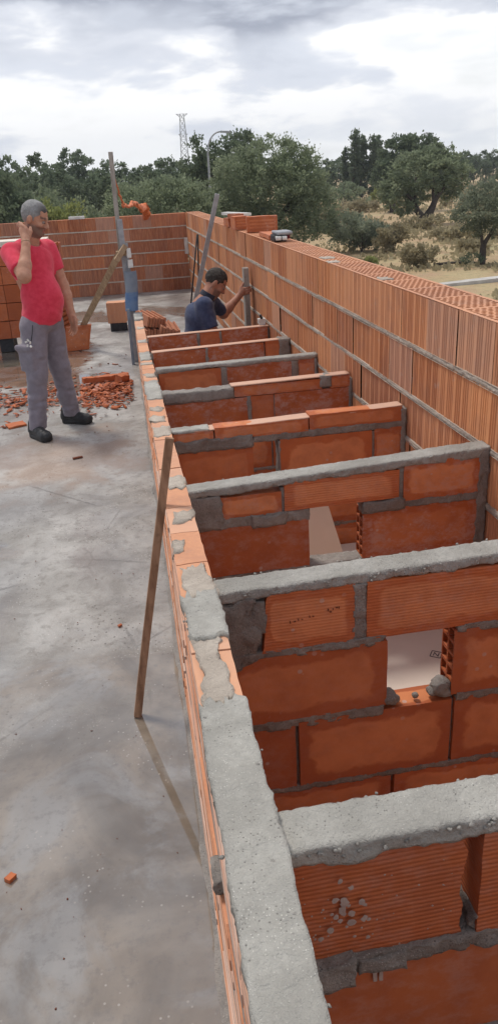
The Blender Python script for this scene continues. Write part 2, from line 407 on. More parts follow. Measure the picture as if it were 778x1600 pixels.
Y0R, Y1R = -1.2, 14.0
W = thing('block_wall', (XR, 6.4, 0), 'tall orange wall of vertically ribbed clay blocks along the right side, perforated on top', 'wall')
for k, (z0, z1) in enumerate(ROWS):
    mb = MB()
    ribbed_course(mb, Y1R - Y0R, z0, z1 - (.002 if k == 5 else 0), .225, .315, .13 + .157 * (k % 2), lambda v: np.stack([XR + v[:, 1], Y0R + v[:, 0], v[:, 2]], 1), tones=(0, 1), flip=True)
    if k == 5:
        # open the top of this course: drop body tops, lay the comb of cells
        F = mb.F; keepV = np.concatenate(mb.V)
        for i in range(len(mb.F)):
            f = mb.F[i]
            if len(f) == 1:
                z = keepV[f[0]][:, 2]; 
                if z.min() > z1 - .004 and abs(keepV[f[0]][:, 0].max() - keepV[f[0]][:, 0].min()) > .1:
                    vv = mb.V; 
                    # push down the closed top to the cell floor
                    idx = f[0]
                    base = 0
                    for j, blkv in enumerate(mb.V):
                        if base <= idx[0] < base + len(blkv): blkv[idx - base, 2] -= .10; break
                        base += len(blkv)
        perforated_top(mb, Y0R, Y1R, XR + .002, XR + .225, z1, .315, .13 + .157)
    mb.build('block_course', M['block'], W)
for k in range(5):
    z0 = ROWS[k][1]; z1 = ROWS[k + 1][0]; mb = MB()
    mb.box((XR - .005, Y0R, z0 - .004), (XR + .23, Y1R, z1 + .004), None, skip=((0, 0),))
    ys = np.linspace(Y0R, Y1R, 3400)
    prof = [(.004, .0125), (-.0025, .010), (-.0045, .004), (-.0045, -.003), (-.0025, -.009), (.004, -.0125)]
    zc = (z0 + z1) / 2; V = []
    for (dx, dz) in prof:
        p = np.stack([np.full(len(ys), XR + dx), ys, np.full(len(ys), zc + dz)], 1)
        nz = fbm(p, 22, 3, k); n2 = fbm(p, 3, 2, 9 + k); p[:, 0] -= (dx < 0) * (np.clip(nz, -.5, 1.3) * .0028 + .0018 * fbm(p, 85, 2, 7)); p[:, 2] += nz * .0022 + fbm(p, 70, 2, 5) * .0022
        V.append(p)
    V = np.concatenate(V); m = len(ys); i = np.arange(m - 1)
    for j in range(len(prof) - 1):
        mb.add(V, np.stack([i + 1 + j * m, i + 1 + (j + 1) * m, i + (j + 1) * m, i + j * m], 1))
    mb.build('mortar_joint', M['light_mortar'], W)
# smears of mortar left on the perforated top
mb = MB()
for yy, xx, r in ((3.95, 1.38, .03), (4.9, 1.37, .035), (5.15, 1.40, .04)):
    mb.box((xx - r, yy - r * 1.5, 1.262), (xx + r, yy + r * 1.5, 1.272), .012, lambda v: v + vfbm(v, 50, 3, 3) * .006); mb.build('mortar_smear', M['light_mortar'], W, True, True); mb = MB()

Wb = thing('block_wall', (-2, 14, 0), 'far wall of brown and orange clay blocks closing the end of the slab', 'wall')
BR = [(0, .20), (.216, .435), (.45, .645), (.66, .845), (.86, 1.045), (1.06, 1.255)]
for k, (z0, z1) in enumerate(BR):
    mb = MB()
    ribbed_course(mb, 1.33 + 7, z0, z1, .24, .31 if k % 2 else .36, .08 + .12 * (k % 3), lambda v: np.stack([-7 + v[:, 0], 14.0 + v[:, 1], v[:, 2]], 1), smooth_chance=.45, amp=.004, tones=(0, .75))
    mb.build('block_course', M['block2'], Wb)
for k in range(5):
    z0 = BR[k][1]; z1 = BR[k + 1][0]; mb = MB()
    mb.box((-7, 14 - .006, z0 - .002), (1.33, 14.238, z1 + .002), .06, lambda v: v + vfbm(v, 25, 2, k) * .003)
    mb.build('mortar_joint', M['light_mortar'], Wb)

# ---- hollow bricks and partitions -------------------------------------
def hollow_end(mb, x, sgn, y0, y1, z0, z1, cols, rows, t0, depth=.06, w=.0045):
    """open cells on a brick end that faces sgn along x"""
    gy = np.linspace(y0, y1, cols + 1); gz = np.linspace(z0, z1, rows + 1)
    def quad(a, b, c, d): mb.add([a, b, c, d], [(0, 1, 2, 3)], (t0, 0, .1))
    xi = x - sgn * depth
    for y in gy:
        a = max(y - w, y0); b = min(y + w, y1); quad((x, a, z0), (x, b, z0), (x, b, z1), (x, a, z1))
    for z in gz:
        a = max(z - w, z0); b = min(z + w, z1)
        for i in range(cols): quad((x, gy[i] + w, a), (x, gy[i + 1] - w, a), (x, gy[i + 1] - w, b), (x, gy[i] + w, b))
    for i in range(cols):
        for j in range(rows):
            a, b, c, d = gy[i] + w, gy[i + 1] - w, gz[j] + w, gz[j + 1] - w
            quad((xi, a, c), (xi, b, c), (xi, b, d), (xi, a, d))
            quad((x, a, c), (xi, a, c), (xi, a, d), (x, a, d)); quad((x, b, c), (xi, b, c), (xi, b, d), (x, b, d))
            quad((x, a, c), (x, b, c), (xi, b, c), (xi, a, c)); quad((x, a, d), (x, b, d), (xi, b, d), (xi, a, d))
def pbrick(mb, x0, x1, z0, z1, yf, th, tone, halo=1, smear=.3, res=.02, holl=None, jag=None, jit=.0012, rib=0):
    sk = []
    if holl == 'L': sk = [(0, 0)]; hollow_end(mb, x0, -1, yf, yf + th, z0, z1, 2, 5, tone)
    if holl == 'R': sk = [(0, 1)]; hollow_end(mb, x1, 1, yf, yf + th, z0, z1, 2, 5, tone)
    dy = rng.normal() * .0015; rot = rng.normal() * .002
    def disp(v):
        v = v + vfbm(v, 18, 2, 7) * jit
        v[:, 1] += dy; v[:, 2] += (v[:, 0] - x0) * rot
        if jag is not None:
            e = jag[0]; amt = jag[1]
            near = np.clip(1 - abs(v[:, 0] - (x0 if e == 'L' else x1)) / .06, 0, 1)
            nz = fbm(np.stack([v[:, 2] * 0 + 3, v[:, 1] * .3, v[:, 2]], 1), 26, 3, 5)
            v[:, 0] += (1 if e == 'L' else -1) * near * (abs(nz) * amt + amt * .2)
            if len(jag) > 2: v[:, 0] += near * (v[:, 2] - z0) / (z1 - z0) * jag[2]
        return v
    mb.box((x0, yf, z0), (x1, yf + th, z1), res, disp, (tone, halo, smear, rib), skip=sk)
def mstrip(mb, x0, x1, z0, z1, yf, th, proud=.002, amp=.006, res=.012, seed=0, sc_=28):
    mb.box((x0, yf - proud, z0), (x1, yf + th + proud, z1), res, lambda v: v + vfbm(v, sc_ * 1.5, 4, seed) * amp * np.array((.8, .7, .45)) + vfbm(v, 150, 2, seed) * .0016)

def partition(yb, label, bricks, mort, caps, th=.08, far=False, core=None, extra=None):
    """yb = back face y. bricks: x0,x1,z0,z1,opts ; mort: x0,x1,z0,z1,proud ; caps: list of (x0,x1,zl,zr,thickness,mat,overhang)"""
    yf = yb - th
    T = thing('partition_wall', (.75, yf, 0), label, 'partition wall', 'low cross walls of hollow bricks between the two long walls')
    res = .045 if far else .018
    mb = MB()
    for b in bricks:
        o = dict(tone=float(np.clip(rng.normal(.5, .22), .05, .95)), halo=1, smear=.3, res=res); o.update(b[4] if len(b) > 4 else {})
        pbrick(mb, b[0], b[1], b[2], b[3], yf, th, **o)
    mb.build('brickwork', M['clay'], T)
    mb = MB()
    for i, m in enumerate(mort):
        mstrip(mb, m[0], m[1], m[2], m[3], yf, th, m[4] if len(m) > 4 else .002, m[5] if len(m) > 5 else .005, (.018 if far else .006), seed=i + int(yb * 10))
    # thin core behind the open joints
    for c in (core or []): mb.box((c[0], yf + .02, c[1]), (c[2], yf + th - .02, c[3]), .05, rough(.003, 20, 3))
    mb.build('mortar', M['wet_mortar'], T, False, True)
    for (x0, x1, zl, zr, t, mat, ov) in caps:
        mb = MB(); f = lambda x: zl + (zr - zl) * (x - x0) / (x1 - x0)
        def disp(v, x0=x0, x1=x1, t=t, ov=ov):
            u = v.copy(); top = (v[:, 2] > .5)
            u[:, 2] = f(v[:, 0]) - t * (1 - v[:, 2])
            n = vfbm(u * np.array((1, 1, .6)), 16, 4, int(yb * 7)); n2 = vfbm(u, 75, 3, 3)
            low = 1 - v[:, 2]
            rad = u[:, 1] - (yf + th / 2); n3_ = fbm(np.stack([u[:, 0], rad > 0, u[:, 0] * 0], 1), 9, 3, int(yb * 5))
            u[:, 1] += n[:, 1] * (.0026 if ov > 0 else .0015) * (.35 + low) + n2[:, 1] * .0028 * (ov > 0)
            u[:, 2] += n[:, 2] * (.0012 if ov > 0 else .0008) * (.8 + 1.0 * low) + n2[:, 2] * (.0014 + .002 * low) * (ov > 0) + (v[:, 2] < .3) * n3_ * .006 * (ov > 0)
            # rounded shoulders
            e = np.clip((abs(rad) - (th / 2 + ov - .006)) / .006, 0, 1); u[:, 2] -= (v[:, 2] > .6) * e * e * (.003 if ov > 0 else .001)
            return u
        lo = (x0, yf - ov, 0); hi = (x1, yf + th + ov, 1)
        # param box: z in 0..1 mapped to cap thickness
        r = (.025 if far else .007)
        nx = int((x1 - x0) / r); ny = max(4, int((th + 2 * ov) / r)); nz = max(2, int(t / r))
        def grid(ax, sval, a, b, na, nb):
            A, B = np.meshgrid(np.linspace(lo[a], hi[a], na + 1), np.linspace(lo[b], hi[b], nb + 1), indexing='ij')
            v = np.zeros((A.size, 3)); v[:, a] = A.ravel(); v[:, b] = B.ravel(); v[:, ax] = sval
            I = np.arange(A.size).reshape(A.shape); q = np.stack([I[:-1, :-1], I[1:, :-1], I[1:, 1:], I[:-1, 1:]], -1).reshape(-1, 4)
            if (sval == lo[ax]) ^ (ax == 1): q = q[:, ::-1]
            mb.add(disp(v), q)
        for ax, a, b, na, nb in ((0, 1, 2, ny, nz), (1, 0, 2, nx, nz), (2, 0, 1, nx, ny)):
            grid(ax, lo[ax], a, b, na, nb); grid(ax, hi[ax], a, b, na, nb)
        mb.build('mortar_cap', M[mat], T, True, True)
    if extra: extra(T, yf)
    return T

XE = XR - .002
def low_rows(xl, holes=None):   # two lowest courses shared by all partitions
    return [(xl, .64, .0, .142), (.652, XE - .015, .0, .142), (xl, .355, .155, .378), (.366, .822, .155, .378), (.832, XE - .015, .155, .378)]
def low_mort(xl): return [(xl, XE, .136, .16, .001, .005), (.352, .369, .155, .37, -.008, .002), (.819, .835, .155, .37, -.008, .002), (xl, XE, .372, .404, .001, .006), (.638, .655, 0, .14, -.004, .003)]
CORE = lambda: [(.15, .10, XE, .39)]

def crumbs(pts, rads, mat, T, seed=0):
    mb = MB(); rs = np.random.default_rng(seed)
    for p, r_ in zip(pts, rads):
        mb.box((-r_, -r_, -r_ * .8), (r_, r_, r_ * .8), r_, lambda v: v / (np.linalg.norm(v, axis=1, keepdims=True) + 1e-9) * r_ * (1 + .6 * vn(v * 260 + np.array(p) * 50, 3))[:, None], xf=lambda v: v + np.array(p))
    o = mb.build('mortar_crumbs', M[mat], T, True, True); o['kind'] = 'stuff'; return o
def cap_crumbs(T, yf, th, x1, zf, mat, n, seed):
    rs = np.random.default_rng(seed); pts = []; rd = []
    for i in range(n):
        side = rs.random() < .6; x = rs.uniform(.16, x1); pts.append((x, (yf - .002 if side else yf + th + .001) + rs.normal() * .003, zf(x) - abs(rs.normal()) * .009 - .001)); rd.append(rs.uniform(.0014, .0042))
    for i in range(0):
        x = rs.uniform(.16, x1); pts.append((x, rs.uniform(yf, yf + th), zf(x) - .001)); rd.append(rs.uniform(.001, .0022))
    crumbs(pts, rd, mat, T, seed)
# P8, nearest
def ex8(T, yf):
    mb = MB(); rs = np.random.default_rng(8)
    for i in range(70):
        if i < 34: x = rs.normal(.235, .022); z = rs.normal(.755, .035); r_ = abs(rs.normal(0, .0028)) + .0012
        else: x = rs.uniform(.17, .42); z = rs.uniform(.66, .85); r_ = rs.uniform(.0008, .0022)
        if not (.655 < z < .855): continue
        a_ = np.linspace(0, 2 * math.pi, 9)[:-1]; rr = r_ * rs.uniform(.7, 1.25, 8)
        V = np.stack([x + rr * np.cos(a_), np.full(8, yf - .0032), z + rr * 1.2 * np.sin(a_)], 1); V = np.concatenate([V, [(x, yf - .0042, z)]])
        mb.add(V, [(8, k, (k + 1) % 8, (k + 2) % 8) for k in (0, 2, 4, 6)])
    for x in (.283, .293): mb.box((x, yf - .0035, .585), (x + .0065, yf - .001, .612), .006, rough(.001, 60, 3))
    o = mb.build('mortar_splatter', M['splat'], T); o['kind'] = 'stuff'
    cap_crumbs(T, yf, .08, .62, lambda x: .898, 'grey_cement', 70, 3)
    mb = MB()
    mb.box((.175, yf - .016, .605), (.25, yf + .01, .66), .006, rough(.007, 30, 5)); mb.build('mortar_lump', M['mortar'], T, True, True); mb = MB()
    mb.box((.26, yf - .010, .615), (.34, yf + .01, .645), .007, rough(.007, 30, 6))
    mb.build('mortar_lump', M['mortar'], T, True, True)
partition(.885, 'nearest cross wall, pale cement cap over a jagged broken brick beside a dark gap', [
    (.143, .438, .648, .866, dict(tone=.45, rib=1, halo=.10, smear=.22, jag=('R', .014), res=.009)), (.457, .93, .648, .866, dict(tone=.5, rib=1, halo=.1, smear=.2, res=.012)), (.94, XE, .648, .858),
    (.15, .66, .40, .622, dict(tone=.55, halo=.0, smear=.3)), (.672, 1.16, .40, .622, dict(tone=.5, halo=.3)), (1.17, XE, .40, .622)] + low_rows(.15),
    [(.14, XE, .618, .652, .004, .009), (.658, .674, .4, .62, -.01, .002), (.93, .942, .65, .85, -.01, .002), (.452, .462, .645, .69, -.002, .006)] + low_mort(.14),
    [(.140, XE, .899, .901, .036, 'cement', .002)], core=[(.15, .10, XE, .39), (.15, .4, .42, .62), (.5, .4, XE, .85), (.15, .64, .43, .85)], extra=ex8)
# P7
def ex7(T, yf):
    cap_crumbs(T, yf, .08, 1.25, lambda x: .829 + (x - .15) * .0195, 'grey_cement', 90, 4)
    mb = MB()
    mb.box((.145, yf - .006, .60), (.262, yf + .075, .80), .009, lambda v: v + vfbm(v, 20, 4, 8) * np.array((.016, .009, .012)))
    mb.build('mortar_fill', M['wet_mortar'], T, False, True); mb = MB()
    mb.box((.17, yf + .0, .70), (.285, yf + .07, .79), .009, lambda v: v + vfbm(v, 22, 4, 9) * np.array((.010, .009, .008)))
    mb.build('mortar_fill', M['wet_mortar'], T, True, True)
    mb = MB()
    for (x, z, r) in ((.632, .414, .026), (.79, .420, .030), (.765, .408, .016), (.715, .404, .010), (.655, .404, .012), (.805, .405, .02)):
        mb = MB(); mb.box((x - r, yf + .0 - r * .2, z - r * .7), (x + r, yf + .045, z + r * .9), .006, lambda v, x=x, z=z, r=r: blob(v, (x, yf + .02, z), r)); mb.build('mortar_crumb', M['mortar'], T, True, True)
    mb = MB()   # faint stamp on the upper left brick
    for i, (x, z, w, h) in enumerate(((.350, .716, .003, .010), (.360, .719, .008, .003), (.372, .721, .003, .009), (.381, .722, .006, .003), (.402, .726, .004, .008), (.411, .727, .006, .003), (.452, .738, .004, .010), (.458, .733, .007, .004), (.466, .740, .003, .006), (.474, .744, .008, .004), (.482, .741, .003, .009))):
        mb.box((x, yf - .0035, z), (x + w * .7, yf - .001, z + h * .7))
    o = mb.build('pressed_stamp', M['dark_clay'], T); o['kind'] = 'stuff'
def blob(v, c, r):
    d = v - np.array(c); L = np.linalg.norm(d, axis=1, keepdims=True) + 1e-6
    w = c + d / L * r
    return w + vfbm(w, 45, 3, 2) * r * .25
M['dark_clay'] = mat_plain('dark_clay', (.17, .05, .025), rg=.9)
partition(1.775, 'second cross wall from the camera, with a square hole showing the pale foam floor', [
    (.268, .527, .632, .808, dict(tone=.65, rib=.7, halo=.85, smear=.2, jag=('L', .010, .02))), (.560, 1.05, .632, .808, dict(tone=.85, rib=1, halo=.8, smear=.28)), (1.06, XE, .632, .812),
    (.165, .620, .402, .617, dict(tone=.22, halo=.75, smear=.12)), (.814, 1.31, .402, .617, dict(tone=.35, halo=1, holl='L', smear=.15)),
    (.168, .355, .158, .378, dict(tone=.15, halo=.15, smear=.2)), (.366, .818, .158, .386, dict(tone=.25, halo=1, smear=.1)), (.828, 1.31, .158, .386, dict(tone=.3, halo=1, smear=.1)),
    (.16, .64, 0, .145), (.652, 1.31, 0, .145)],
    [(.15, .612, .612, .637, .002, .007), (.82, XE, .612, .637, .002, .007), (.523, .562, .61, .806, -.001, .006),
     (.16, .61, .374, .404, .001, .006), (.83, XE, .380, .404, .001, .006), (.155, XE, .142, .161, .002, .006), (.354, .368, .16, .375, -.012, .001), (.817, .829, .16, .38, -.012, .001)],
    [(.150, XE, .829, .852, .029, 'grey_cement', .001)], core=[(.16, .1, XE, .37), (.16, .37, .60, .80), (.83, .37, XE, .80), (.16, .66, XE, .78)], extra=ex7)
# P6
def ex6(T, yf):
    cap_crumbs(T, yf, .08, 1.32, lambda x: .762 + (x - .165) * .043, 'grey_cement', 80, 5)
    mb = MB()
    mb.box((.17, yf - .004, .60), (.29, yf + .07, .735), .012, lambda v: v + vfbm(v, 20, 4, 8) * np.array((.012, .008, .010)))
    mb.build('mortar_fill', M['wet_mortar'], T, False, True); mb = MB(); mb.box((.40, yf - .006, .590), (.53, yf + .07, .640), .011, rough(.008, 26, 5)); mb.build('mortar_fill', M['wet_mortar'], T, False, True); mb = MB(); mb.box((.83, yf - .006, .595), (.99, yf + .07, .642), .011, rough(.008, 26, 6))
    mb.build('mortar_fill', M['wet_mortar'], T, True, True)
partition(2.65, 'third cross wall from the camera, thick grey mortar cap, ending flush at the tall wall', [
    (.283, .516, .638, .725, dict(tone=.6, smear=.4)), (.527, .970, .645, .758, dict(tone=.85, rib=1, halo=.9, smear=.2)), (.988, 1.29, .628, .782, dict(tone=.6, halo=1, smear=.5)),
    (.185, .617, .404, .602, dict(tone=.25, halo=.1, smear=.4, holl=None)), (.828, 1.292, .404, .605, dict(tone=.35, halo=.5, smear=.65, holl='L'))] + low_rows(.18),
    [(.17, .62, .600, .642, .001, .006), (.83, XE, .602, .632, .001, .006), (.968, .990, .63, .77, -.003, .004), (.515, .529, .64, .74, -.004, .003), (1.288, XE, .40, .80, .003, .006)] + low_mort(.17),
    [(.165, XE, .762, .812, .033, 'grey_cement', .002)], core=[(.18, .1, XE, .39), (.18, .39, .61, .72), (.84, .39, XE, .75), (.18, .65, XE, .72)], extra=ex6)
# P5
def ex5(T, yf):
    mb = MB(); mb.box((.19, yf - .004, .605), (.565, yf + .078, .665), .014, rough(.008, 24, 5)); mb.build('mortar_fill', M['wet_mortar'], T, True, True)
    mb = MB(); mb.box((.185, yf + .0, .70), (.36, yf + .08, .714), .012, rough(.006, 26, 5)); mb.build('mortar_smear', M['cement'], T, True, True)
partition(3.53, 'fourth cross wall from the camera, topped with bare pinkish bricks above a dark mortar band', [
    (.19, .378, .655, .703, dict(tone=.7, halo=.7, smear=.4)), (.385, .836, .655, .716, dict(tone=.8, smear=.35, halo=.7)), (.843, 1.305, .66, .733, dict(tone=.65, smear=.4, halo=.7)),
    (.19, .562, .404, .606, dict(tone=.6, halo=.5, smear=.1)), (.695, 1.155, .404, .625, dict(tone=.8, halo=.9, smear=.05)), (1.168, 1.305, .404, .63, dict(tone=.5, smear=.5))] + low_rows(.2),
    [(.57, XE, .625, .661, .0, .006), (1.153, 1.170, .42, .62, -.004, .003), (.688, .70, .41, .62, .001, .004), (1.302, XE, .40, .72, .002, .004)] + low_mort(.18),
    [(.19, 1.31, .7065, .7365, .006, 'pale', -.001)], core=[(.19, .1, XE, .39), (.19, .39, .55, .68), (.70, .39, XE, .68)], extra=ex5)
# P4
def ex4(T, yf):
    mb = MB(); mb.box((.20, yf - .005, .603), (.612, yf + .08, .668), .016, rough(.006, 22, 5)); mb.build('mortar_fill', M['mortar'], T, True, True); mb = MB(); mb.box((1.13, yf - .004, .62), (1.20, yf + .08, .687), .014, rough(.006, 22, 5))
    mb.build('mortar_fill', M['mortar'], T, True, True)
partition(4.42, 'fifth cross wall from the camera, grey mortar on its left half, bare brick right', [
    (.615, 1.14, .612, .672, dict(tone=.8, smear=.5, halo=.5)), (1.19, 1.31, .612, .680, dict(tone=.7, smear=.5, halo=.5)),
    (.205, .688, .404, .604, dict(tone=.5, halo=.2, smear=.75)), (.708, .846, .404, .608, dict(tone=.6, halo=.3, smear=.2)), (.852, 1.31, .404, .608, dict(tone=.45, halo=.2, smear=.9))] + low_rows(.2),
    [(.685, .712, .41, .61, .001, .004), (.84, .856, .41, .60, -.004, .003), (1.305, XE, .4, .66, .002, .004)] + low_mort(.2),
    [(.60, 1.31, .680, .690, .007, 'pale', -.001)], far=True, core=[(.2, .1, XE, .62)], extra=ex4)
partition(5.24, 'sixth cross wall from the camera, an even dark mortar line along its top', [
    (.225, .648, .404, .602, dict(tone=.7, halo=.7, smear=.1)), (.69, 1.14, .404, .608, dict(tone=.35, halo=.3, smear=.95)), (1.187, 1.31, .404, .61, dict(tone=.4, smear=.6))] + low_rows(.21),
    [(.645, .695, .41, .605, .0, .004), (1.137, 1.19, .41, .605, .001, .004), (1.305, XE, .4, .61, .002, .004)] + low_mort(.2),
    [(.21, XE, .628, .640, .030, 'grey_cement', .003)], far=True, core=[(.2, .1, XE, .6)])
def ex2(T, yf):
    mb = MB(); mb.box((1.235, yf - .008, .46), (1.325, yf + .085, .590), .014, rough(.008, 24, 5)); mb.build('mortar_fill', M['wet_mortar'], T, True, True)
partition(6.10, 'seventh cross wall from the camera, bare bricks ending in a dark mortar lump', [
    (.235, .648, .404, .563, dict(tone=.35, halo=.3, smear=.8)), (.663, 1.113, .404, .573, dict(tone=.45, halo=.3, smear=1)), (1.123, 1.24, .404, .58, dict(tone=.8, halo=.5, smear=.1))] + low_rows(.22),
    [(.642, .670, .41, .57, .001, .004)] + low_mort(.2),
    [(.225, 1.245, .568, .588, .006, 'pale', -.001)], far=True, core=[(.22, .1, XE, .555)], extra=ex2)
partition(6.93, 'farthest cross wall, bare brick top, just in front of the crouching man in navy', [
    (.24, .672, .404, .530, dict(tone=.35, halo=.2, smear=.9)), (.69, .872, .404, .535, dict(tone=.75, halo=.3, smear=.2)), (.886, 1.305, .404, .543, dict(tone=.4, halo=.2, smear=.9))] + low_rows(.23),
    [(.667, .694, .41, .533, .002, .005), (.866, .889, .41, .53, .0, .003)] + low_mort(.2),
    [(.23, 1.32, .536, .552, .006, 'pale', -.001)], far=True, core=[(.23, .1, XE, .525)])

# ---- left low wall ------------------------------------------------------
YE = 8.3
L = thing('low_wall', (.1, 3.8, 0), 'long low orange brick wall topped with cement patches, running past the standing man', 'wall')
mb = MB()
LR = [(0, .19), (.205, .425), (.44, .665), (.68, 9)]
for k, (z0, z1) in enumerate(LR):
    s = -1 - .23 * (k % 2)
    while s < YE:
        a = max(-1, s + .004); b = min(YE, s + .47); t0 = rng.uniform(.1, .9)
        top = float(lw_z((a + b) / 2))
        if b - a > .05 and top > z0 + .01:
            slot = (rng.random() < .75) and k >= 1
            segs = []
            zt = min(z1, top + .05)
            off = rng.normal() * .004
            hh = zt - z0; 
            # lengthwise ridges of the outer face : strips at differing depth
            nst = max(2, int(hh / .028)); ed = np.linspace(z0, zt, nst + 1)
            sl = (nst - 2 - int(rng.integers(0, 3))) if (slot and nst > 3) else -1
            for j in range(nst):
                dep = -.03 + .075 * (j % 2) * (1 if k >= 1 else .5) + rng.uniform(0, .04)
                y_a, y_b = a, b
                fr = .0 + dep + off
                if j == sl: fr = .34
                def disp(v, z1=z1):
                    v = v.copy(); v[:, 2] = np.minimum(v[:, 2], lw_z(v[:, 1]) - .001 if z1 > 1 else 9)
                    v[:, 2] = np.minimum(v[:, 2], lw_z(v[:, 1]) - .001)
                    n = vfbm(v, 9, 3, 3); v[:, 0] += n[:, 0] * .018; v[:, 2] += n[:, 2] * .0025 * (v[:, 2] < lw_z(v[:, 1]) - .01)
                    return lwmap(v)
                mb.box((fr, y_a, ed[j] + (.0 if j != sl else -.001)), (1, y_b, ed[j + 1] - .0012), .05, disp, (float(np.clip(t0 + rng.normal() * .3, 0, 1)), 0, rng.choice([0, .1, .5, .8])))
        s += .47 + .012
mb.build('brickwork', M['shell'], L)
mb = MB()
for k in range(3):
    z = LR[k][1]
    mb.box((.0, -1, z - .004), (.97, YE, z + .02), .03, lambda v: lwmap(np.stack([v[:, 0], v[:, 1], np.minimum(v[:, 2], lw_z(v[:, 1]) - .004)], 1) + vfbm(v, 22, 3, 3) * .004))
# ragged mortar fillet where the wall meets the slab
ys = np.arange(-1, YE, .02); prof = [(-.016, .001), (-.010, .005), (-.002, .009), (.01, .012)]; V = []
for dx, dz in prof:
    p = np.stack([lw_o(ys) + dx, ys, np.full(len(ys), dz)], 1); nz = fbm(p, 7, 4, 3); p[:, 0] -= np.clip(nz, -.3, 1.4) * .012 * (dx < 0); p[:, 2] += abs(nz) * .01 * (dz > .005); V.append(p)
m = len(ys); V = np.concatenate(V); i = np.arange(m - 1)
for j in range(3): mb.add(V, np.stack([i + j * m, i + (j + 1) * m, i + 1 + (j + 1) * m, i + 1 + j * m], 1))
mb.build('mortar', M['mortar'], L, True)
def top_patch(name, y0, y1, mat, f0=0, f1=1, t=.012, amp=.005, res=.012, seed=0, sc_=22, down=.01):
    mb = MB()
    def disp(v):
        u = v.copy(); yn = vfbm(np.stack([v[:, 0] * 2, v[:, 1], v[:, 0]], 1), 14, 3, seed)
        e = np.clip(1 - np.minimum(v[:, 1] - y0, y1 - v[:, 1]) / .03, 0, 1)
        u[:, 1] += yn[:, 1] * .03 * e
        u[:, 2] = lw_z(v[:, 1]) + np.where(v[:, 2] > .5, t, -down)
        fe = np.clip(1 - np.minimum(v[:, 0] - f0, f1 - v[:, 0]) / .15, 0, 1); u[:, 0] += fe * fbm(np.stack([v[:, 0], v[:, 1] * 1.0, v[:, 0] * 0], 1), 13, 3, seed + 9) * (.16 if (f1 - f0) < .98 else .02)
        u = lwmap(u); n = vfbm(u, sc_, 4, seed + 2); n2 = vfbm(u, 80, 3, 5); u += n * amp * np.array((.9, 1, .5)) + n2 * .0017 + fbm(np.stack([(v[:, 0] > .5) * 5., u[:, 1], u[:, 1] * 0], 1), 6, 4, seed)[:, None] * np.array((.0035, 0, 0)) * (abs(v[:, 0] - .5) > .42)[:, None]
        return u
    nx = max(3, int(.1 * (f1 - f0) / res)); ny = max(3, int((y1 - y0) / res))
    for ax, a, b, na, nb in ((0, 1, 2, ny, 1), (1, 0, 2, nx, 1), (2, 0, 1, nx, ny)):
        lo = (f0, y0, 0); hi = (f1, y1, 1)
        for sv in (lo[ax], hi[ax]):
            A, B = np.meshgrid(np.linspace(lo[a], hi[a], na + 1), np.linspace(lo[b], hi[b], nb + 1), indexing='ij')
            v = np.zeros((A.size, 3)); v[:, a] = A.ravel(); v[:, b] = B.ravel(); v[:, ax] = sv
            I = np.arange(A.size).reshape(A.shape); q = np.stack([I[:-1, :-1], I[1:, :-1], I[1:, 1:], I[:-1, 1:]], -1).reshape(-1, 4)
            if (sv == lo[ax]) ^ (ax == 1): q = q[:, ::-1]
            mb.add(disp(v), q)
    return mb.build(name, M[mat], L, True, True)
# bare dusty brick tops
mb = MB()
s = 1.15
while s < YE - .1:
    b = min(s + .245, YE); t0 = rng.uniform(.1, 1); dz = rng.uniform(.0, .004)
    def disp(v):
        u = v.copy(); u[:, 2] = lw_z(v[:, 1]) + v[:, 2]; u = lwmap(u); return u + vfbm(u, 25, 2, 3) * .0015
    mb.box((.0, s, -.012), (1.0, b - .004, .003 + dz), .03, disp, (t0, 0, rng.uniform(0, .3)))
    s += .245
mb.build('brick_top', M['pale'], L)
top_patch('cement_patch', -1, 1.19, 'cement', -.02, 1.04, .016, .0025, .0075, 1)
top_patch('mortar_patch', 1.18, 1.45, 'light_mortar', .12, .8, .010, .007, .009, 3, 30)
top_patch('cement_patch', 1.44, 1.67, 'cement', -.02, 1.05, .019, .004, .009, 4)
top_patch('mortar_patch', 1.66, 1.86, 'light_mortar', .1, 1.0, .010, .006, .009, 5, 30)
for y0, y1, f0, f1, mt in ((1.98, 2.06, .0, .5, 'light_mortar'), (2.22, 2.32, .2, 1, 'light_mortar'), (2.58, 2.74, .1, 1.02, 'light_mortar'), (3.42, 3.6, 0, 1.02, 'light_mortar'), (3.72, 3.86, .0, .9, 'light_mortar'), (4.0, 4.09, .1, .8, 'light_mortar'),
                           (4.34, 5.0, 0, 1.03, 'cement'), (5.16, 5.3, .1, 1.0, 'light_mortar'), (5.75, 5.85, 0, 1, 'light_mortar'), (6.0, 6.5, 0, 1.03, 'cement'), (6.88, 6.99, 0, 1, 'cement'), (7.5, 7.6, .1, .9, 'light_mortar'), (7.95, 8.32, 0, 1.1, 'white')):
    top_patch('mortar_patch' if mt != 'cement' else 'cement_patch', y0, y1, mt if mt != 'white' else 'cement', f0, f1, .010 if mt != 'white' else .022, .006, .02, int(y0 * 9), 24)
rs = np.random.default_rng(6); pts = []; rd = []
for i in range(70):
    yy = rs.uniform(.3, 1.15) if i < 50 else rs.uniform(1.44, 1.68); f = rs.choice([0, 1]) + rs.normal() * .05 if i % 8 else rs.uniform(0, 1); p = lwmap(np.array([[f, yy, 0.]]))[0]; p[2] = float(lw_z(yy)) + (.014 if (yy < 1.19 or 1.44 < yy < 1.67) else .008) - abs(rs.normal()) * .006 * (f < .05 or f > .95); pts.append(tuple(p)); rd.append(rs.uniform(.0013, .004))
crumbs(pts, rd, 'grey_cement', L, 6)
mb = MB()
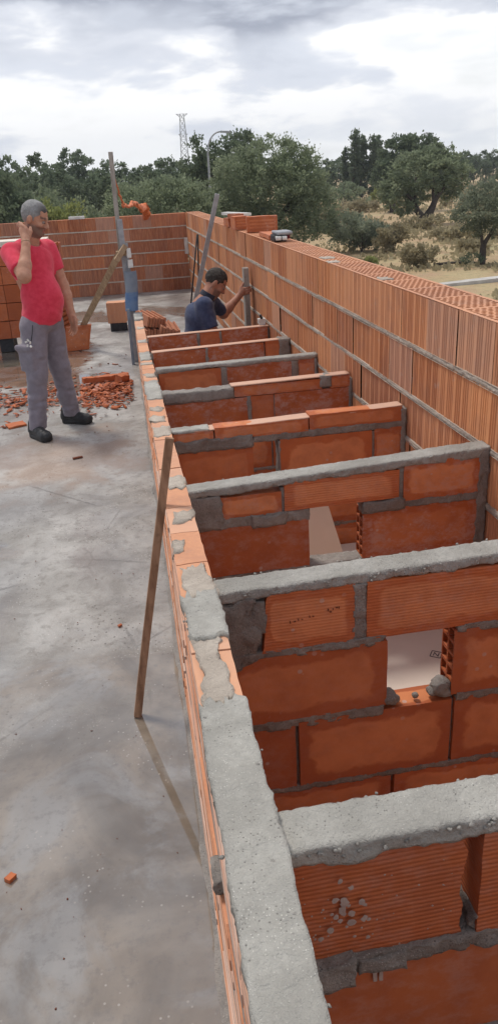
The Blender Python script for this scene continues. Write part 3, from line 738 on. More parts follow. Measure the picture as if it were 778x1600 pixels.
for (yy, zz) in ((1.05, .60),): mb.box((lw_o(yy) - .012, yy - .03, zz - .02), (lw_o(yy) + .02, yy + .03, zz + .02), .009, rough(.009, 30, 4))
mb.build('mortar_lump', M['mortar'], L, True, True)

# ---- foam boards on the floor of the bays -------------------------------
def board(lo, hi, label, res=None, rz=0, rx=0):
    c = ((lo[0] + hi[0]) / 2, (lo[1] + hi[1]) / 2, lo[2])
    T = thing('insulation_board', c, label, 'insulation board', 'pale foam boards lying between the cross walls')
    mb = MB(); mb.box(lo, hi, None); mb.build('foam_sheet', M['foam'], T); return T
T7 = board((.20, 1.79, .003), (.758, 2.56, .035), 'pale foam board seen at the left of the square hole in the second cross wall')
T7b = board((.762, 1.79, .003), (1.322, 2.56, .035), 'pale foam board with a printed mark, seen through the square hole')
board((.17, .90, .003), (1.32, 1.68, .035), 'pale foam board low in the nearest open bay, under the pale cement cap')
board((.22, 2.67, .003), (1.32, 3.43, .035), 'pale foam board lying flat in the bay behind the third cross wall')
mb = MB(); th = R_(-35)
def mk(u0, v0, u1, v1, w=.004):   # stroke in the plane of the board
    mb.beam((u0, v0, .0362), (u1, v1, .0362), w, .0012)
cx_, cy_ = 1.075, 2.39
def rt(u, v): return cx_ + u * math.cos(th) - v * math.sin(th), cy_ + u * math.sin(th) + v * math.cos(th)
def seg(u0, v0, u1, v1, w=.0035): a = rt(u0, v0); b = rt(u1, v1); mk(a[0], a[1], b[0], b[1], w)
for a, b in (((-.02, -.02), (.02, -.02)), ((.02, -.02), (.02, .02)), ((.02, .02), (-.02, .02)), ((-.02, .02), (-.02, -.02)), ((-.009, -.011), (-.009, .011)), ((-.009, .011), (.009, -.011)), ((.009, -.011), (.009, .011))): seg(*a, *b)
for i in range(9): seg(.035 + i * .013, -.012, .035 + i * .013 + (.004 if i % 3 else 0), .002 + .006 * (i % 2), .003)
for i in range(8): seg(.04 + i * .012, -.034, .04 + i * .012 + .004, -.024, .0025)
seg(.01, .055, .018, .06, .006)
mb.build('printed_mark', M['ink'], T7b)
mb = MB()
def leanmap(v): return v
mb.box((-.17, -.012, 0), (.0, .012, .33), None, xf=lambda v: np.stack([.86 + v[:, 0] + (.33 - v[:, 2]) * .26 * (v[:, 0] > -.01), 3.16 + v[:, 1] + v[:, 2] * .12, .04 + v[:, 2]], 1))
o = mb.build('insulation_board', M['foam']); tag(o, 'pale foam offcut with a slanted edge, upright behind the third cross wall', 'insulation board', 'pale foam boards lying between the cross walls')
# ================================================================== surroundings
mb = MB(); S = 1250
gx = np.concatenate([[-S, -900, -300], np.linspace(-120, 160, 90), [400, 800, S]]); gy = np.concatenate([[-300, -60], np.linspace(0, 260, 110), [400, 800, S]])
A, B = np.meshgrid(gx, gy, indexing='ij'); P = np.stack([A.ravel(), B.ravel(), np.full(A.size, -3.0)], 1)
I = np.arange(A.size).reshape(A.shape); q = np.stack([I[:-1, :-1], I[1:, :-1], I[1:, 1:], I[:-1, 1:]], -1).reshape(-1, 4)
P[:, 2] += fbm(P, .09, 3, 3) * .12 * ((P[:, 0] > 3) | (P[:, 1] > 16) | (P[:, 0] < -9))
mb.add(P, q); o = mb.build('ground', M['ground'], smooth=True); tag(o, kind='structure')
# distant hill on the right
mb = MB(); xs = np.linspace(150, 1150, 90); V = []
for k, (yy, f) in enumerate(((560, 0), (600, .55), (650, 1), (720, .9), (820, 0))):
    h = np.interp(xs, [150, 300, 345, 380, 420, 520, 800, 1500], [0, 3, 8.5, 10.0, 12, 17, 22, 5]) + fbm(np.stack([xs, xs * 0, xs * 0], 1), .03, 3, 2) * 1.5
    V.append(np.stack([xs, np.full(len(xs), yy), -3.2 + h * f], 1))
V = np.concatenate(V); m = len(xs); i = np.arange(m - 1)
for j in range(4): mb.add(V, np.stack([i + j * m, i + 1 + j * m, i + 1 + (j + 1) * m, i + (j + 1) * m], 1))
o = mb.build('hills', M['hill'], smooth=True); tag(o, kind='structure')
# pale dirt track beyond the wall
mb = MB(); xs = np.linspace(12.6, 60, 60); V = []
for w in (-1, 1): V.append(np.stack([xs, 31.6 + .25 * (xs - 12.6) + fbm(np.stack([xs, xs * 0 + w, xs * 0], 1), .5, 3, 2) * .25 + w * (.25 + .028 * (xs - 12.6)), np.full(60, -2.86)], 1))
V = np.concatenate(V); i = np.arange(59); mb.add(V, np.stack([i, i + 1, i + 61, i + 60], 1))
V2 = V.copy(); V2[:, 2] -= .4; mb.add(np.concatenate([V[:60], V2[:60]]), np.stack([i + 60, i + 61, i + 1, i], 1))
o = mb.build('path', M['track']); tag(o, kind='structure')

# dry grass
def leafquads(mb, C, size, aspect, tone, upb=.3, seed=0, dirs=None):
    n = len(C); r = np.random.default_rng(seed)
    d = r.normal(size=(n, 3)); 
    if dirs is not None: d = d * .6 + dirs
    d[:, 2] += upb; d /= np.linalg.norm(d, axis=1, keepdims=True)
    e = np.cross(d, r.normal(size=(n, 3))); e /= np.linalg.norm(e, axis=1, keepdims=True) + 1e-6
    s = size * r.uniform(.6, 1.35, (n, 1)); a = d * s; b = e * s * aspect
    V = np.stack([C - b * .4, C + a * .5 - b, C + a, C + a * .5 + b], 1).reshape(-1, 3)
    F = np.arange(n * 4).reshape(n, 4); cc = np.stack([np.clip(tone, 0, 1), np.zeros(n), np.zeros(n)], 1)
    mb.add(V, F, cc)
mb = MB(); r = np.random.default_rng(3)
yy = 24 + r.random(30000) ** 1.5 * 170; xx = yy * r.uniform(.05, .75, 30000) + r.normal(size=30000) * 2; P = np.stack([xx, yy, np.full(30000, -3.)], 1)
den = fbm(P, .13, 3, 6) + .5 * fbm(P, .6, 2, 9); k = den > .18; P = P[k]
P = P[(abs(P[:, 1] - 31.6 - .25 * (P[:, 0] - 12.6)) > 1.2)]
leafquads(mb, P, .22 + .0028 * P[:, [1]], .35, .5 + .5 * fbm(P, .5, 2, 4), 1.2, 4)
o = mb.build('dry_grass', M['leaf_b']); tag(o, 'dry brown grass and low weeds scattered over the open field', kind='stuff')

# ---- trees -------------------------------------------------------------------
def crown_mesh(blobs, nleaf, size, seed, aspect=.32, upb=.3, shell=.55, gap=.25):
    """blobs: (x,y,z,rx,ry,rz). leaves gathered in clumps through the crown's volume"""
    r = np.random.default_rng(seed); mb = MB(); B_ = np.array(blobs, float); w = B_[:, 3] * B_[:, 4] * B_[:, 5]; w = w ** .8; w /= w.sum()
    nc = max(30, nleaf // 42); ci = r.choice(len(B_), nc, p=w)
    u = r.normal(size=(nc, 3)); u /= np.linalg.norm(u, axis=1, keepdims=True); rad = r.uniform(shell, 1.06, (nc, 1)) ** .7
    C = B_[ci, :3] + u * rad * B_[ci, 3:] * .93; N_ = vn(C * .9 + 5, seed)
    keep = N_ > -1 + gap; C = C[keep]; u = u[keep]; ci = ci[keep]
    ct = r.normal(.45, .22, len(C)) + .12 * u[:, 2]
    per = nleaf // len(C) + 1; mean = B_[:, 3:].mean(); cr = .085 * mean ** .6 + size * .3
    off = r.normal(size=(len(C), per, 3)) * cr * r.uniform(.6, 1.4, (len(C), 1, 1)); off[..., 2] *= .75
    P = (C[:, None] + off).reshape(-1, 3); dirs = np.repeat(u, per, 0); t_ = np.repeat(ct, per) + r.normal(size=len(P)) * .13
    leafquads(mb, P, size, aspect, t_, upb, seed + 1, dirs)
    return mb
def trunk_mesh(limbs, seed=0):
    mb = MB(); r = np.random.default_rng(seed)
    for (a, b, ra, rb) in limbs:
        a = np.array(a, float); b = np.array(b, float); pts = []; rad = []
        for i in range(7):
            f = i / 6; p = a + (b - a) * f + vfbm((a + (b - a) * f)[None] + seed, 1.1, 2, seed)[0] * .12 * np.linalg.norm(b - a) * f * (1 - f) * 2; pts.append(p); rad.append(ra + (rb - ra) * f)
        mb.tube(pts, rad, 7, cap=False)
    return mb
def tree(name, loc, label, cat, blobs, limbs, nleaf, size, seed, mat, group=None, rz=0, **kw):
    T = thing(name, (0, 0, 0), label, cat, group)
    if limbs: trunk_mesh(limbs, seed).build('trunk', M['bark'], T, True)
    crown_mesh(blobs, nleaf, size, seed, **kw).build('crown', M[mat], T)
    T.location = loc; T.rotation_euler = (0, 0, rz); return T
def copy_tree(T, loc, rz, s, label=None):
    c = T.copy(); COL.objects.link(c); c.location = loc; c.rotation_euler = (0, 0, rz); c.scale = s if isinstance(s, tuple) else (s, s, s)
    if label: c['label'] = label
    for ch in T.children: d = ch.copy(); COL.objects.link(d); d.parent = c
    return c
G = -3.0
# the two-stemmed olive in the field
tree('olive_tree', (26.7, 66.6, G), 'rounded olive tree with a thick dark forked trunk, alone in the dry field', 'tree',
     [(-.2, 0, 4.6, 3.0, 2.6, 1.9), (-2.6, 0, 3.1, 1.5, 1.5, 1.2), (2.5, 0, 4.2, 1.7, 1.6, 1.9), (.9, 0, 5.6, 1.8, 1.5, 1.2), (-2.2, .3, 2.3, 1.6, 1.3, 1.2), (0, 1.2, 3.0, 2.4, 1.0, 1.2), (2.5, .3, 2.9, 1.1, 1.2, .9), (1.6, 0, 6.2, .7, .7, .6)],
     [((0, 0, -.1), (-.1, 0, .9), .62, .5), ((-.1, 0, .6), (-1.7, 0, 2.8), .33, .13), ((.1, 0, .6), (1.5, 0, 2.9), .42, .15), ((1.0, 0, 2.0), (2.2, .2, 3.8), .16, .07), ((-1.1, 0, 2.0), (-.8, .2, 4.2), .15, .06), ((.9, 0, 2.0), (.6, 0, 4.4), .17, .06)], 17000, .24, 21, 'leaf_o', gap=.26, rz=.1).scale = (.98, 1, .92)
tree('large_tree', (31.5, 88, G), 'tall dark green tree directly behind the forked olive', 'tree',
     [(1.3, 0, 5.6, 3.0, 2.6, 2.6), (-.2, 0, 4.0, 2.2, 2.2, 2.2), (3.0, 0, 6.4, 2.0, 2, 1.6), (1.0, 0, 7.3, 1.7, 1.6, 1.0), (4.2, 0, 7.4, .8, .8, .6)],
     [((0, 0, 0), (0, 0, 4), .4, .25), ((0, 0, 3), (-1.8, 0, 5.5), .2, .08), ((0, 0, 3), (1.6, 0, 6), .2, .08)], 15000, .30, 22, 'leaf_d', gap=.2).scale = (.95, 1, .95)
tree('olive_tree', (19.4, 38.6, G), 'pale grey-green olive tree cut by the right edge of the photo', 'tree',
     [(0, 0, 2.75, 2.2, 2.0, 1.2), (-1.15, -.1, 2.4, 1.25, 1.2, .95), (1.6, 0, 2.7, 1.4, 1.4, 1.1), (.3, .2, 3.4, 1.3, 1.2, .7), (-.7, 0, 1.75, .9, .9, .55), (1.2, 0, 1.7, 1.0, .9, .6)],
     [((-.75, 0, -.1), (-.7, 0, 1.0), .20, .15), ((-.7, 0, .8), (-1.2, 0, 2.1), .10, .05), ((-.7, 0, .9), (.2, 0, 2.3), .12, .05)], 20000, .12, 23, 'leaf_g', gap=.22)
# big spreading tree in the middle
tree('large_tree', (9.5, 47, G), 'broad dark olive tree standing right behind the tall wall at mid picture', 'tree',
     [(0, 0, 3.6, 3.3, 2.8, 2.3), (-1.6, 0, 4.2, 2.0, 1.9, 2.0), (1.6, 0, 4.4, 1.7, 1.8, 1.8), (.1, 0, 5.6, 1.9, 1.6, 1.15), (2.5, 0, 2.6, 1.4, 1.5, 1.5), (-2.4, -.6, 2.4, 1.5, 1.5, 1.5), (.6, -1.0, 2.0, 2.4, 1.6, 1.4), (1.5, 0, 5.4, .9, .9, .9)],
     [((0, 0, 0), (0, 0, 2.4), .4, .25), ((0, 0, 1.8), (-1.6, 0, 4), .2, .08), ((0, 0, 1.8), (1.8, 0, 4), .2, .08)], 46000, .14, 24, 'leaf_o', gap=.2, shell=.5)
tree('large_tree', (9.9, 66, G), 'dark tree crown rising just behind the street lamp pole', 'tree',
     [(0, 0, 5.0, 3.2, 2.6, 2.4), (-2.6, 0, 6.2, 1.2, 1.2, 1.5), (-1.9, 0, 4.4, 1.8, 1.7, 2.0), (1.3, 0, 6.5, 1.5, 1.5, 1.3)],
     [((0, 0, 0), (0, 0, 4), .4, .2)], 11000, .25, 25, 'leaf_d', gap=.25)
tree('olive_tree', (3.1, 43, G), 'wide grey-green olive crown to the right of the orange netting, left of the street lamp', 'tree',
     [(0, 0, 3.0, 3.0, 2.4, 1.9), (-1.6, 0, 3.2, 1.8, 1.7, 1.6), (1.2, 0, 3.4, 1.7, 1.6, 1.3), (.2, 0, 4.2, 1.0, 1.0, .9), (-2.2, -.6, 1.7, 1.6, 1.5, 1.3), (1.9, -.6, 1.8, 1.6, 1.5, 1.3)],
     [((0, 0, 0), (0, 0, 2), .3, .2), ((0, 0, 1.4), (-1.4, 0, 3), .15, .06), ((0, 0, 1.4), (1.2, 0, 3.2), .15, .06)], 34000, .13, 26, 'leaf_o', gap=.2)
# columns of poplars
pop = None
for i, (x, y, h, s) in enumerate(((38.9, 126, 9.3, 1.0), (40.3, 127, 9.6, 1.1), (41.8, 126, 9.5, .9), (43.3, 128, 9.5, .85), (37.9, 128, 8.0, .75))):
    if pop is None:
        pop = tree('poplar_tree', (x, y, G), 'slender dark poplar in the row of poplars left of the forked olive', 'tree', [(0, 0, 2.8, .8, .8, 2.2), (.1, 0, 6.0, .9, .9, 3.0), (-.1, 0, 8.6, .55, .55, 1.9)], [((0, 0, 0), (0, 0, 8), .18, .05)], 4200, .32, 41, 'leaf_d', 'row of poplars', gap=.1, shell=.2, upb=1.2)
    else: copy_tree(pop, (x, y, G), i * 1.3, (s, s, h / 10.4))
# far treeline of pines behind the end wall
r = random.Random(9); protos = []
PL = ['dark pine in the continuous treeline beyond the far wall', 'broad pine in the continuous treeline beyond the far wall', 'open crowned pine in the continuous treeline beyond the far wall']
for k, (bl) in enumerate(([(0, 0, 6.2, 2.5, 2.4, 2.2), (-1.2, 0, 4.2, 2.4, 2.2, 2.0), (1.3, 0, 4.6, 2.0, 2.0, 2.0), (.3, 0, 8.0, 1.2, 1.2, 1.1)],
                          [(0, 0, 5.4, 3.2, 2.6, 2.0), (-1.6, 0, 6.6, 1.6, 1.6, 1.3), (1.5, 0, 6.9, 1.5, 1.5, 1.4), (0, 0, 3.2, 3.0, 2.4, 2.0)],
                          [(.2, 0, 7.2, 1.8, 1.8, 1.6), (-1.1, 0, 5.2, 1.9, 1.9, 1.4), (1.3, 0, 5.0, 1.6, 1.6, 1.4), (0, 0, 2.8, 2.0, 2.0, 1.9)])):
    protos.append((k, bl))
line = []
x = -26.0
while x < 104:
    yb = 105 + r.uniform(-10, 14) + max(0, x) * .9; line.append((x, yb, r.randrange(3), r.uniform(.78, 1.12) * (1 + (yb - 105) * .0038) * (1.0 if x < 12 else .72 if x < 48 else .7))); x += r.uniform(1.5, 2.6)
for j in range(17): line.append((-20 + j * 2.1 + r.uniform(-.6, .6), 84 + r.uniform(-6, 6), r.randrange(3), r.uniform(.72, .9)))
made = {}
for (x, y, k, s) in line:
    if k not in made:
        made[k] = tree('pine_tree', (x, y, G), PL[k], 'tree', protos[k][1], [((0, 0, 0), (0, 0, 5.5), .22, .1)], 4200, .36, 50 + k, 'leaf_d', 'dark trees of the far treeline', gap=.15, shell=.5); s *= .86; made[k].scale = (s, s, s)
    else: copy_tree(made[k], (x, y, G), r.uniform(0, 6.3), .86 * s * r.uniform(.95, 1.05))
# bushes just beyond the end wall and in the field
def bush(loc, w, h, label, mat, n, size, seed, group=None, name='bush'):
    rr = np.random.default_rng(seed); bl = [(rr.uniform(-.6, .6) * w / 2, rr.uniform(-.4, .4) * w / 2, rr.uniform(.3, .62) * h, w * rr.uniform(.2, .34), w * rr.uniform(.2, .3), h * rr.uniform(.25, .42)) for _ in range(6)]
    return tree(name, loc, label, 'bush', bl, [((0, 0, 0), (.1 * w, 0, .5 * h), .05, .02), ((0, 0, 0), (-.15 * w, 0, .5 * h), .04, .02), ((0, 0, 0), (0, 0, .7 * h), .04, .02)], n, size, seed, mat, group, gap=.2, shell=.3, upb=.7)
bush((15.4, 48.5, G), 4.6, 2.5, 'round green-brown bush in the field just above the tall wall', 'leaf_g', 9000, .15, 61)
bush((17.0, 47.2, G), 2.6, 1.7, 'brown half-dry bush touching the right side of the round green bush', 'leaf_b', 4500, .14, 62)
bush((15.2, 38.9, G), 2.3, 1.3, 'low brown bush in the field just above the perforated wall top', 'leaf_b', 4500, .11, 63)
bush((12.9, 40.2, G), 1.3, .7, 'small bright green weed clump between the two field bushes and the wall', 'leaf_y', 1500, .09, 64)
bush((41.5, 118, G), 5.0, 2.6, 'yellow-green bush at the foot of the distant poplars', 'leaf_y', 2600, .3, 65)
bush((33, 112, G), 8, 3.6, 'dull green bush at the far left edge of the dry field', 'leaf_o', 3000, .3, 66)
bush((-2.6, 46, G), 3.6, 4.5, 'yellow-green leafy bush right behind the head of the man in red', 'leaf_y', 8500, .17, 67)
bush((.1, 44.5, G), 3.2, 4.3, 'light green bush right of the yellow-green one, beyond the far wall', 'leaf_o', 7000, .15, 68)
bush((-6.2, 52, G), 5, 6.3, 'tall dark green bush mass at the left edge beyond the far wall', 'leaf_d', 10000, .22, 69)
bush((-2.6, 60, G), 7, 5.6, 'mid green bushy tree mass beyond the brick stack', 'leaf_o', 9000, .22, 70)
bush((1.7, 40, G), 2.4, 4.0, 'dark round bush framed by the orange netting', 'leaf_d', 7000, .16, 71)
bush((-8.5, 68, G), 8, 6.6, 'dark green bushes low in front of the left pines', 'leaf_d', 9000, .25, 72)
for i, (x, y, w, h) in enumerate(((20, 60, 4.5, .9), (24.5, 62.5, 5, 1.0), (31, 63, 5, 1.1), (23, 52, 5, 1.0), (26, 51, 5, 1.1), (29.5, 55, 5, 1.2), (22, 78, 6, 1.3), (29, 92, 8, 1.6), (37, 96, 9, 1.7), (46, 99, 9, 1.8), (24.5, 96, 7, 1.6), (37, 74, 5, 1.4), (21, 44.8, 2.4, .6), (18.2, 54, 2.6, .6))):
    bush((x, y, G), w, h, 'low dry brown shrub among the weeds of the open field', 'leaf_b', 1800 if w > 3 else 1000, .2 if y < 70 else .3, 80 + i, 'dry shrubs of the open field', 'dry_shrub')
# fallen branch
T = thing('fallen_branch', (17, 38, G), 'dark fallen branch lying on the bare soil above the wall top', 'branch')
mb = MB(); mb.tube([(16.0, 38.5, G + .12), (16.7, 38.2, G + .2), (17.6, 38.3, G + .15), (18.4, 38.1, G + .1)], [.07, .06, .05, .03], 6); mb.build('branch_wood', M['bark'], T)
mb = crown_mesh([(17.9, 38.2, G + .3, .6, .4, .28)], 700, .09, 4); mb.build('leaves', M['leaf_d'], T)

# ---- street lamps, pylon ------------------------------------------------------
def street_lamp(base, h, label, arm=1.2, d=(1, 0, 0)):
    T = thing('street_lamp', base, label, 'street lamp'); b = Vector(base); d = Vector(d)
    mb = MB(); pts = [b + Vector((0, 0, z)) for z in (0, h * .5, h * .82)]
    for k in range(1, 9):
        a = k / 8 * R_(100); pts.append(b + Vector((0, 0, h * .82)) + d * (arm * (1 - math.cos(a)) * .8) + Vector((0, 0, h * .18 * math.sin(min(a, R_(88))))))
    mb.tube(pts, [.12, .10, .07] + [.055] * 8, 8); mb.build('lamp_pole', M['steel'], T, True)
    e = np.array(pts[-1]); mb = MB(); dd = np.array(d)
    mb.beam(e - dd * .1, e + dd * .65 + np.array((0, 0, -.06)), .26, .13, res=.1); mb.build('lamp_head', M['steel'], T); return T
PX = np.array
street_lamp((7.9, 62, G), 7.75, 'curved street lamp on a tall pole, left of the broad middle tree', 1.2)
street_lamp((39.6, 102, G), 8.4, 'street lamp head poking out above the tall tree on the right', 1.3)
T = thing('power_pylon', (39.9, 400, G), 'distant steel lattice pylon against the clouds above the treeline', 'pylon')
mb = MB(); H_ = 32; x0, y0 = 39.9, 400
def hw(z): return np.interp(z, [0, 24, H_], [2.2, 1.3, .9])
zs = np.linspace(0, H_, 13)
for i in range(12):
    a, b = zs[i], zs[i + 1]
    for sx in (-1, 1):
        for sy in (-1, 1): mb.beam((x0 + sx * hw(a), y0 + sy * hw(a), G + a), (x0 + sx * hw(b), y0 + sy * hw(b), G + b), .16, .16, up=(1, 0, 0))
    for s in (-1, 1):
        for e in (-1, 1):
            mb.beam((x0 - s * hw(a), y0 + e * hw(a), G + a), (x0 + s * hw(b), y0 + e * hw(b), G + b), .13, .13, up=(0, 1, 0)); mb.beam((x0 + e * hw(a), y0 - s * hw(a), G + a), (x0 + e * hw(b), y0 + s * hw(b), G + b), .13, .13, up=(1, 0, 0))
    mb.beam((x0 - hw(b), y0, G + b), (x0 + hw(b), y0, G + b), .15, .15)
mb.build('lattice_mast', M['steel'], T)
for z, w in ((H_ - .6, 2.6), (H_ - 9, 2.0)):
  for s in (-1, 1):
    mb = MB(); mb.beam((x0 + s * .9, y0, G + z - .6), (x0 + s * w, y0, G + z + .6), .3, .3); mb.beam((x0 + s * .9, y0, G + z + .4), (x0 + s * w, y0, G + z + .6), .2, .2)
    mb.build('cross_arm', M['steel'], T)

# ================================================================== things on the slab
def at(T): return T
# loose stack of large bricks at the far left with a board on it
T = thing('brick_stack', (-1.15, 10.0, 0), 'tall stack of large orange hollow bricks on dark supports, behind the man in red', 'brick stack')
for k in range(5):
    mb = MB()
    z0 = .16 + k * .205
    for j in range(5):
        xa = -2.45 + j * .595
        if xa + .5 > -.62: break
        mb.box((xa, 9.55, z0), (xa + .590, 9.98, z0 + .198), .1, rough(.003, 8, k), (rng.random(), 0, rng.uniform(0, .3)))
    for j in range(12):   # slanted fluted face at the right end of the row
        y = 9.55 + j * .036; pass
    for j in range(4):
        zz_ = z0 + .198 * j / 4; mb.box((-.672, 9.47, zz_), (-.57, 9.55, zz_ + .036), None, None, (rng.uniform(0, .3), 0, 0), xf=lambda v: np.stack([v[:, 0], v[:, 1], v[:, 2] + (v[:, 0] + .672) * .45], 1))
    mb.box((-.668, 9.50, z0), (-.575, 9.96, z0 + .198), .06, None, (.15, 0, 0))
    mb.build('brick_row', M['clay'], T)
for x in (-2.0, -1.42, -.78):
    mb = MB(); mb.box((x, 9.57, 0), (x + .16, 9.95, .155), .08, rough(.004, 9, 2)); mb.build('support_block', M['dark'], T)
mb = MB(); mb.box((-2.4, 9.50, 1.188), (-.70, 9.9, 1.245), None); o = mb.build('foam_board', M['foam']); tag(o, 'cream foam board lying on top of the tall brick stack', 'foam board')
# leaning brick beside the man's hand, single brick, brick pile
def fluted(mb, c, L_, w, h, rz=0, rx=0, tone=.5, n=8, ry=0):
    rm = Euler((rx, ry, rz)).to_matrix(); rm = np.array(rm)
    def xf(v): return v @ rm.T + np.array(c)
    mb.box((-L_ / 2, -w / 2, 0), (L_ / 2, w / 2, h * .999), None, None, (tone, .2, .25), xf=xf)
    for i in range(n):
        x = -L_ / 2 + (i + .25) * L_ / n
        mb.box((x, -w / 2 - .009, .0), (x + L_ / n * .5, -w / 2 - .0005, h), None, None, (tone, .2, .25), xf=xf)
mb = MB(); mb.box((-.67, 9.30, .0), (-.38, 9.40, .27), .05, rough(.003, 14, 3), (.6, .4, .2), xf=lambda v: np.stack([v[:, 0] + v[:, 2] * .22, v[:, 1] + v[:, 2] * .15 + (v[:, 0] + .5) * .2, v[:, 2]], 1)); o = mb.build('loose_brick', M['clay']); tag(o, 'single orange brick standing by the lowered hand of the man in red', 'brick')
mb = MB(); fluted(mb, (-.005, 10.5, .10), .24, .20, .26, -.1, 0, .6, 4); o = mb.build('loose_brick', M['block']); tag(o, 'ribbed orange brick upright on a dark block left of the blue sleeve', 'brick')
mb = MB(); mb.box((-.11, 10.38, .0), (.11, 10.62, .098), .05, rough(.004, 9)); o = mb.build('rubble_block', M['dark']); tag(o, 'dark block under the single ribbed brick left of the blue sleeve', 'block')
for i, (x, y, z, rz, ry) in enumerate(((.34, 9.2, .0, .1, 0), (.58, 9.15, .0, -.1, 0.1), (.33, 9.22, .125, .2, .08), (.54, 9.18, .13, .1, .3), (.36, 9.25, .25, .35, .2))):
    mb = MB(); rm = np.array(Euler((.1, ry, rz)).to_matrix())
    for k in range(7):
        mb.box((-.12 + k * .034, -.20, 0), (-.12 + k * .034 + .022, .20, .118 - .012 * (k % 2)), None, None, (.3 + .1 * i, .2, .1), xf=lambda v: v @ rm.T + np.array((x, y, z)))
    mb.box((-.115, -.19, .01), (.11, .19, .1), None, None, (.2, 0, .1), xf=lambda v: v @ rm.T + np.array((x, y, z)))
    o = mb.build('loose_brick', M['block2']); tag(o, ['ribbed brick at the bottom left of the small pile beside the low wall', 'ribbed brick at the bottom right of the small pile beside the low wall', 'middle left ribbed brick in the small pile beside the low wall', 'tilted ribbed brick on the right side of the small pile', 'topmost ribbed brick of the small pile beside the low wall'][i], 'brick', 'ribbed bricks piled inside the channel')
# tall post with clamp, brace, sleeve
T = thing('upright_post', (.10, 8.42, 0), 'tall grey metal post rising above everything at the far end of the low wall', 'post')
mb = MB(); mb.beam((.145, 8.42, 0), (.128, 8.42, 1.45), .055, .05, up=(0, 1, 0)); mb.beam((.175, 8.40, 0), (.17, 8.40, 1.22), .03, .03, up=(0, 1, 0)); mb.build('lower_tube', M['metal'], T)
mb = MB(); mb.beam((.105, 8.45, 1.1), (.115, 8.45, 2.07), .045, .04, up=(0, 1, 0)); mb.build('upper_tube', M['oldwood'], T)
mb = MB(); mb.box((.06, 8.36, 1.10), (.19, 8.44, 1.15), .02, rough(.006, 20)); mb.beam((.05, 8.34, 1.06), (.16, 8.36, 1.2), .05, .05); mb.build('clamp', M['wood'], T)
mb = MB(); mb.box((.165, 8.34, .98), (.215, 8.38, 1.06), .02, rough(.003, 20)); mb.box((.165, 8.34, 1.08), (.205, 8.38, 1.17), .02, rough(.003, 20)); mb.build('spacer_block', M['white'], T)
T = thing('plastic_sleeve', (.18, 8.36, 0), 'curved blue plastic sleeve wrapped round the foot of the tall grey post', 'plastic sleeve')
def sleeve(mb, z0, z1, r, cx0):
    n = 14; V = []
    for z in np.linspace(z0, z1, 6):
        for k in range(n):
            a = R_(150) + R_(240) * k / (n - 1); V.append((cx0 + .012 * math.sin(z * 9) + r * math.cos(a), 8.36 + r * .8 * math.sin(a) , z))
    for i in range(5):
        for k in range(n - 1): mb.add([V[i * n + k], V[i * n + k + 1], V[(i + 1) * n + k + 1], V[(i + 1) * n + k]], [(0, 1, 2, 3)])
mb = MB(); sleeve(mb, .55, .74, .068, .165); mb.build('blue_part', M['blue'], T, True, True)
mb = MB(); sleeve(mb, .738, .95, .064, .168); mb.build('faded_part', M['blueg'], T, True, True)
mb = MB(); mb.beam((.105, 8.28, 0), (.112, 8.28, .58), .03, .03, up=(0, 1, 0)); mb.build('grey_strip', M['blueg'], T)
T = thing('brace_plank', (-.56, 9.8, 0), 'pale wooden plank bracing the tall grey post diagonally down to the slab', 'plank')
mb = MB(); mb.beam((-.555, 9.72, .02), (.10, 8.44, 1.14), .065, .03, up=(0, -1, .3), res=.15, disp=rough(.002, 3)); mb.build('plank_board', M['wood'], T)
mb = MB(); mb.box((-.61, 9.70, .0), (-.49, 9.83, .02), .03, rough(.004, 9)); mb.build('foot_wedge', M['stained'], T)
# orange netting hanging off the post
mb = MB(); path = [(181, 273, .119, 8.46, 1.90), (0, 0, .15, 8.8, 1.72), (0, 0, .20, 9.4, 1.56), (0, 0, .26, 10.2, 1.50), (0, 0, .40, 11.6, 1.51), (0, 0, .55, 12.8, 1.44), (0, 0, .66, 13.6, 1.32), (0, 0, .70, 13.95, 1.24)]
C = np.array([p[2:] for p in path]); tt = np.linspace(0, 7, 60); Cx = np.stack([np.interp(tt, range(8), C[:, k]) for k in range(3)], 1)
wd_ = np.interp(tt, [0, 1, 2, 3, 4, 5, 6, 7], [.006, .009, .015, .02, .03, .045, .065, .05]); nr = 12; V = []
for i in range(60):
    for k in range(nr):
        a = 2 * math.pi * k / nr; V.append(Cx[i] + np.array((math.cos(a) * wd_[i] * .8, .02 * math.sin(a), math.sin(a) * wd_[i] * .9)))
V = np.array(V); V += vfbm(V, 5, 4, 3) * np.repeat(wd_, nr)[:, None] * 1.3
I = np.arange(60 * nr).reshape(60, nr); J = np.roll(I, -1, 1); q = np.stack([I[:-1], J[:-1], J[1:], I[1:]], -1).reshape(-1, 4)
qq = q[(np.random.default_rng(2).random(len(q)) > .03)]
mb.add(V, qq); o = mb.build('safety_netting', M['orange'], smooth=True); tag(o, 'crumpled orange safety netting trailing from the tall post down to the far wall', 'netting')
# leaning pole at the right, thin rods
T = thing('leaning_pole', (.92, 10.3, 0), 'grey aluminium straightedge leaning up and over the tall ribbed wall', 'straightedge')
mb = MB(); mb.beam((.93, 10.33, .0), (1.36, 10.03, 1.60), .055, .022, up=(0, -1, 0)); mb.build('metal_bar', M['metal'], T)
mb = MB()
for (a, b) in (((1.10, 11.9, .0), (1.30, 12.1, 1.02)), ((1.24, 12.0, .0), (1.31, 12.1, 1.02))): mb = MB(); mb.tube([a, b], .012, 6); o = mb.build('thin_rod', M['dark']); tag(o, 'thin dark rod leaning on the tall wall, the left one of two' if a[0] < 1.2 else 'thin dark rod standing nearly upright by the tall wall, right one of two', 'rod')

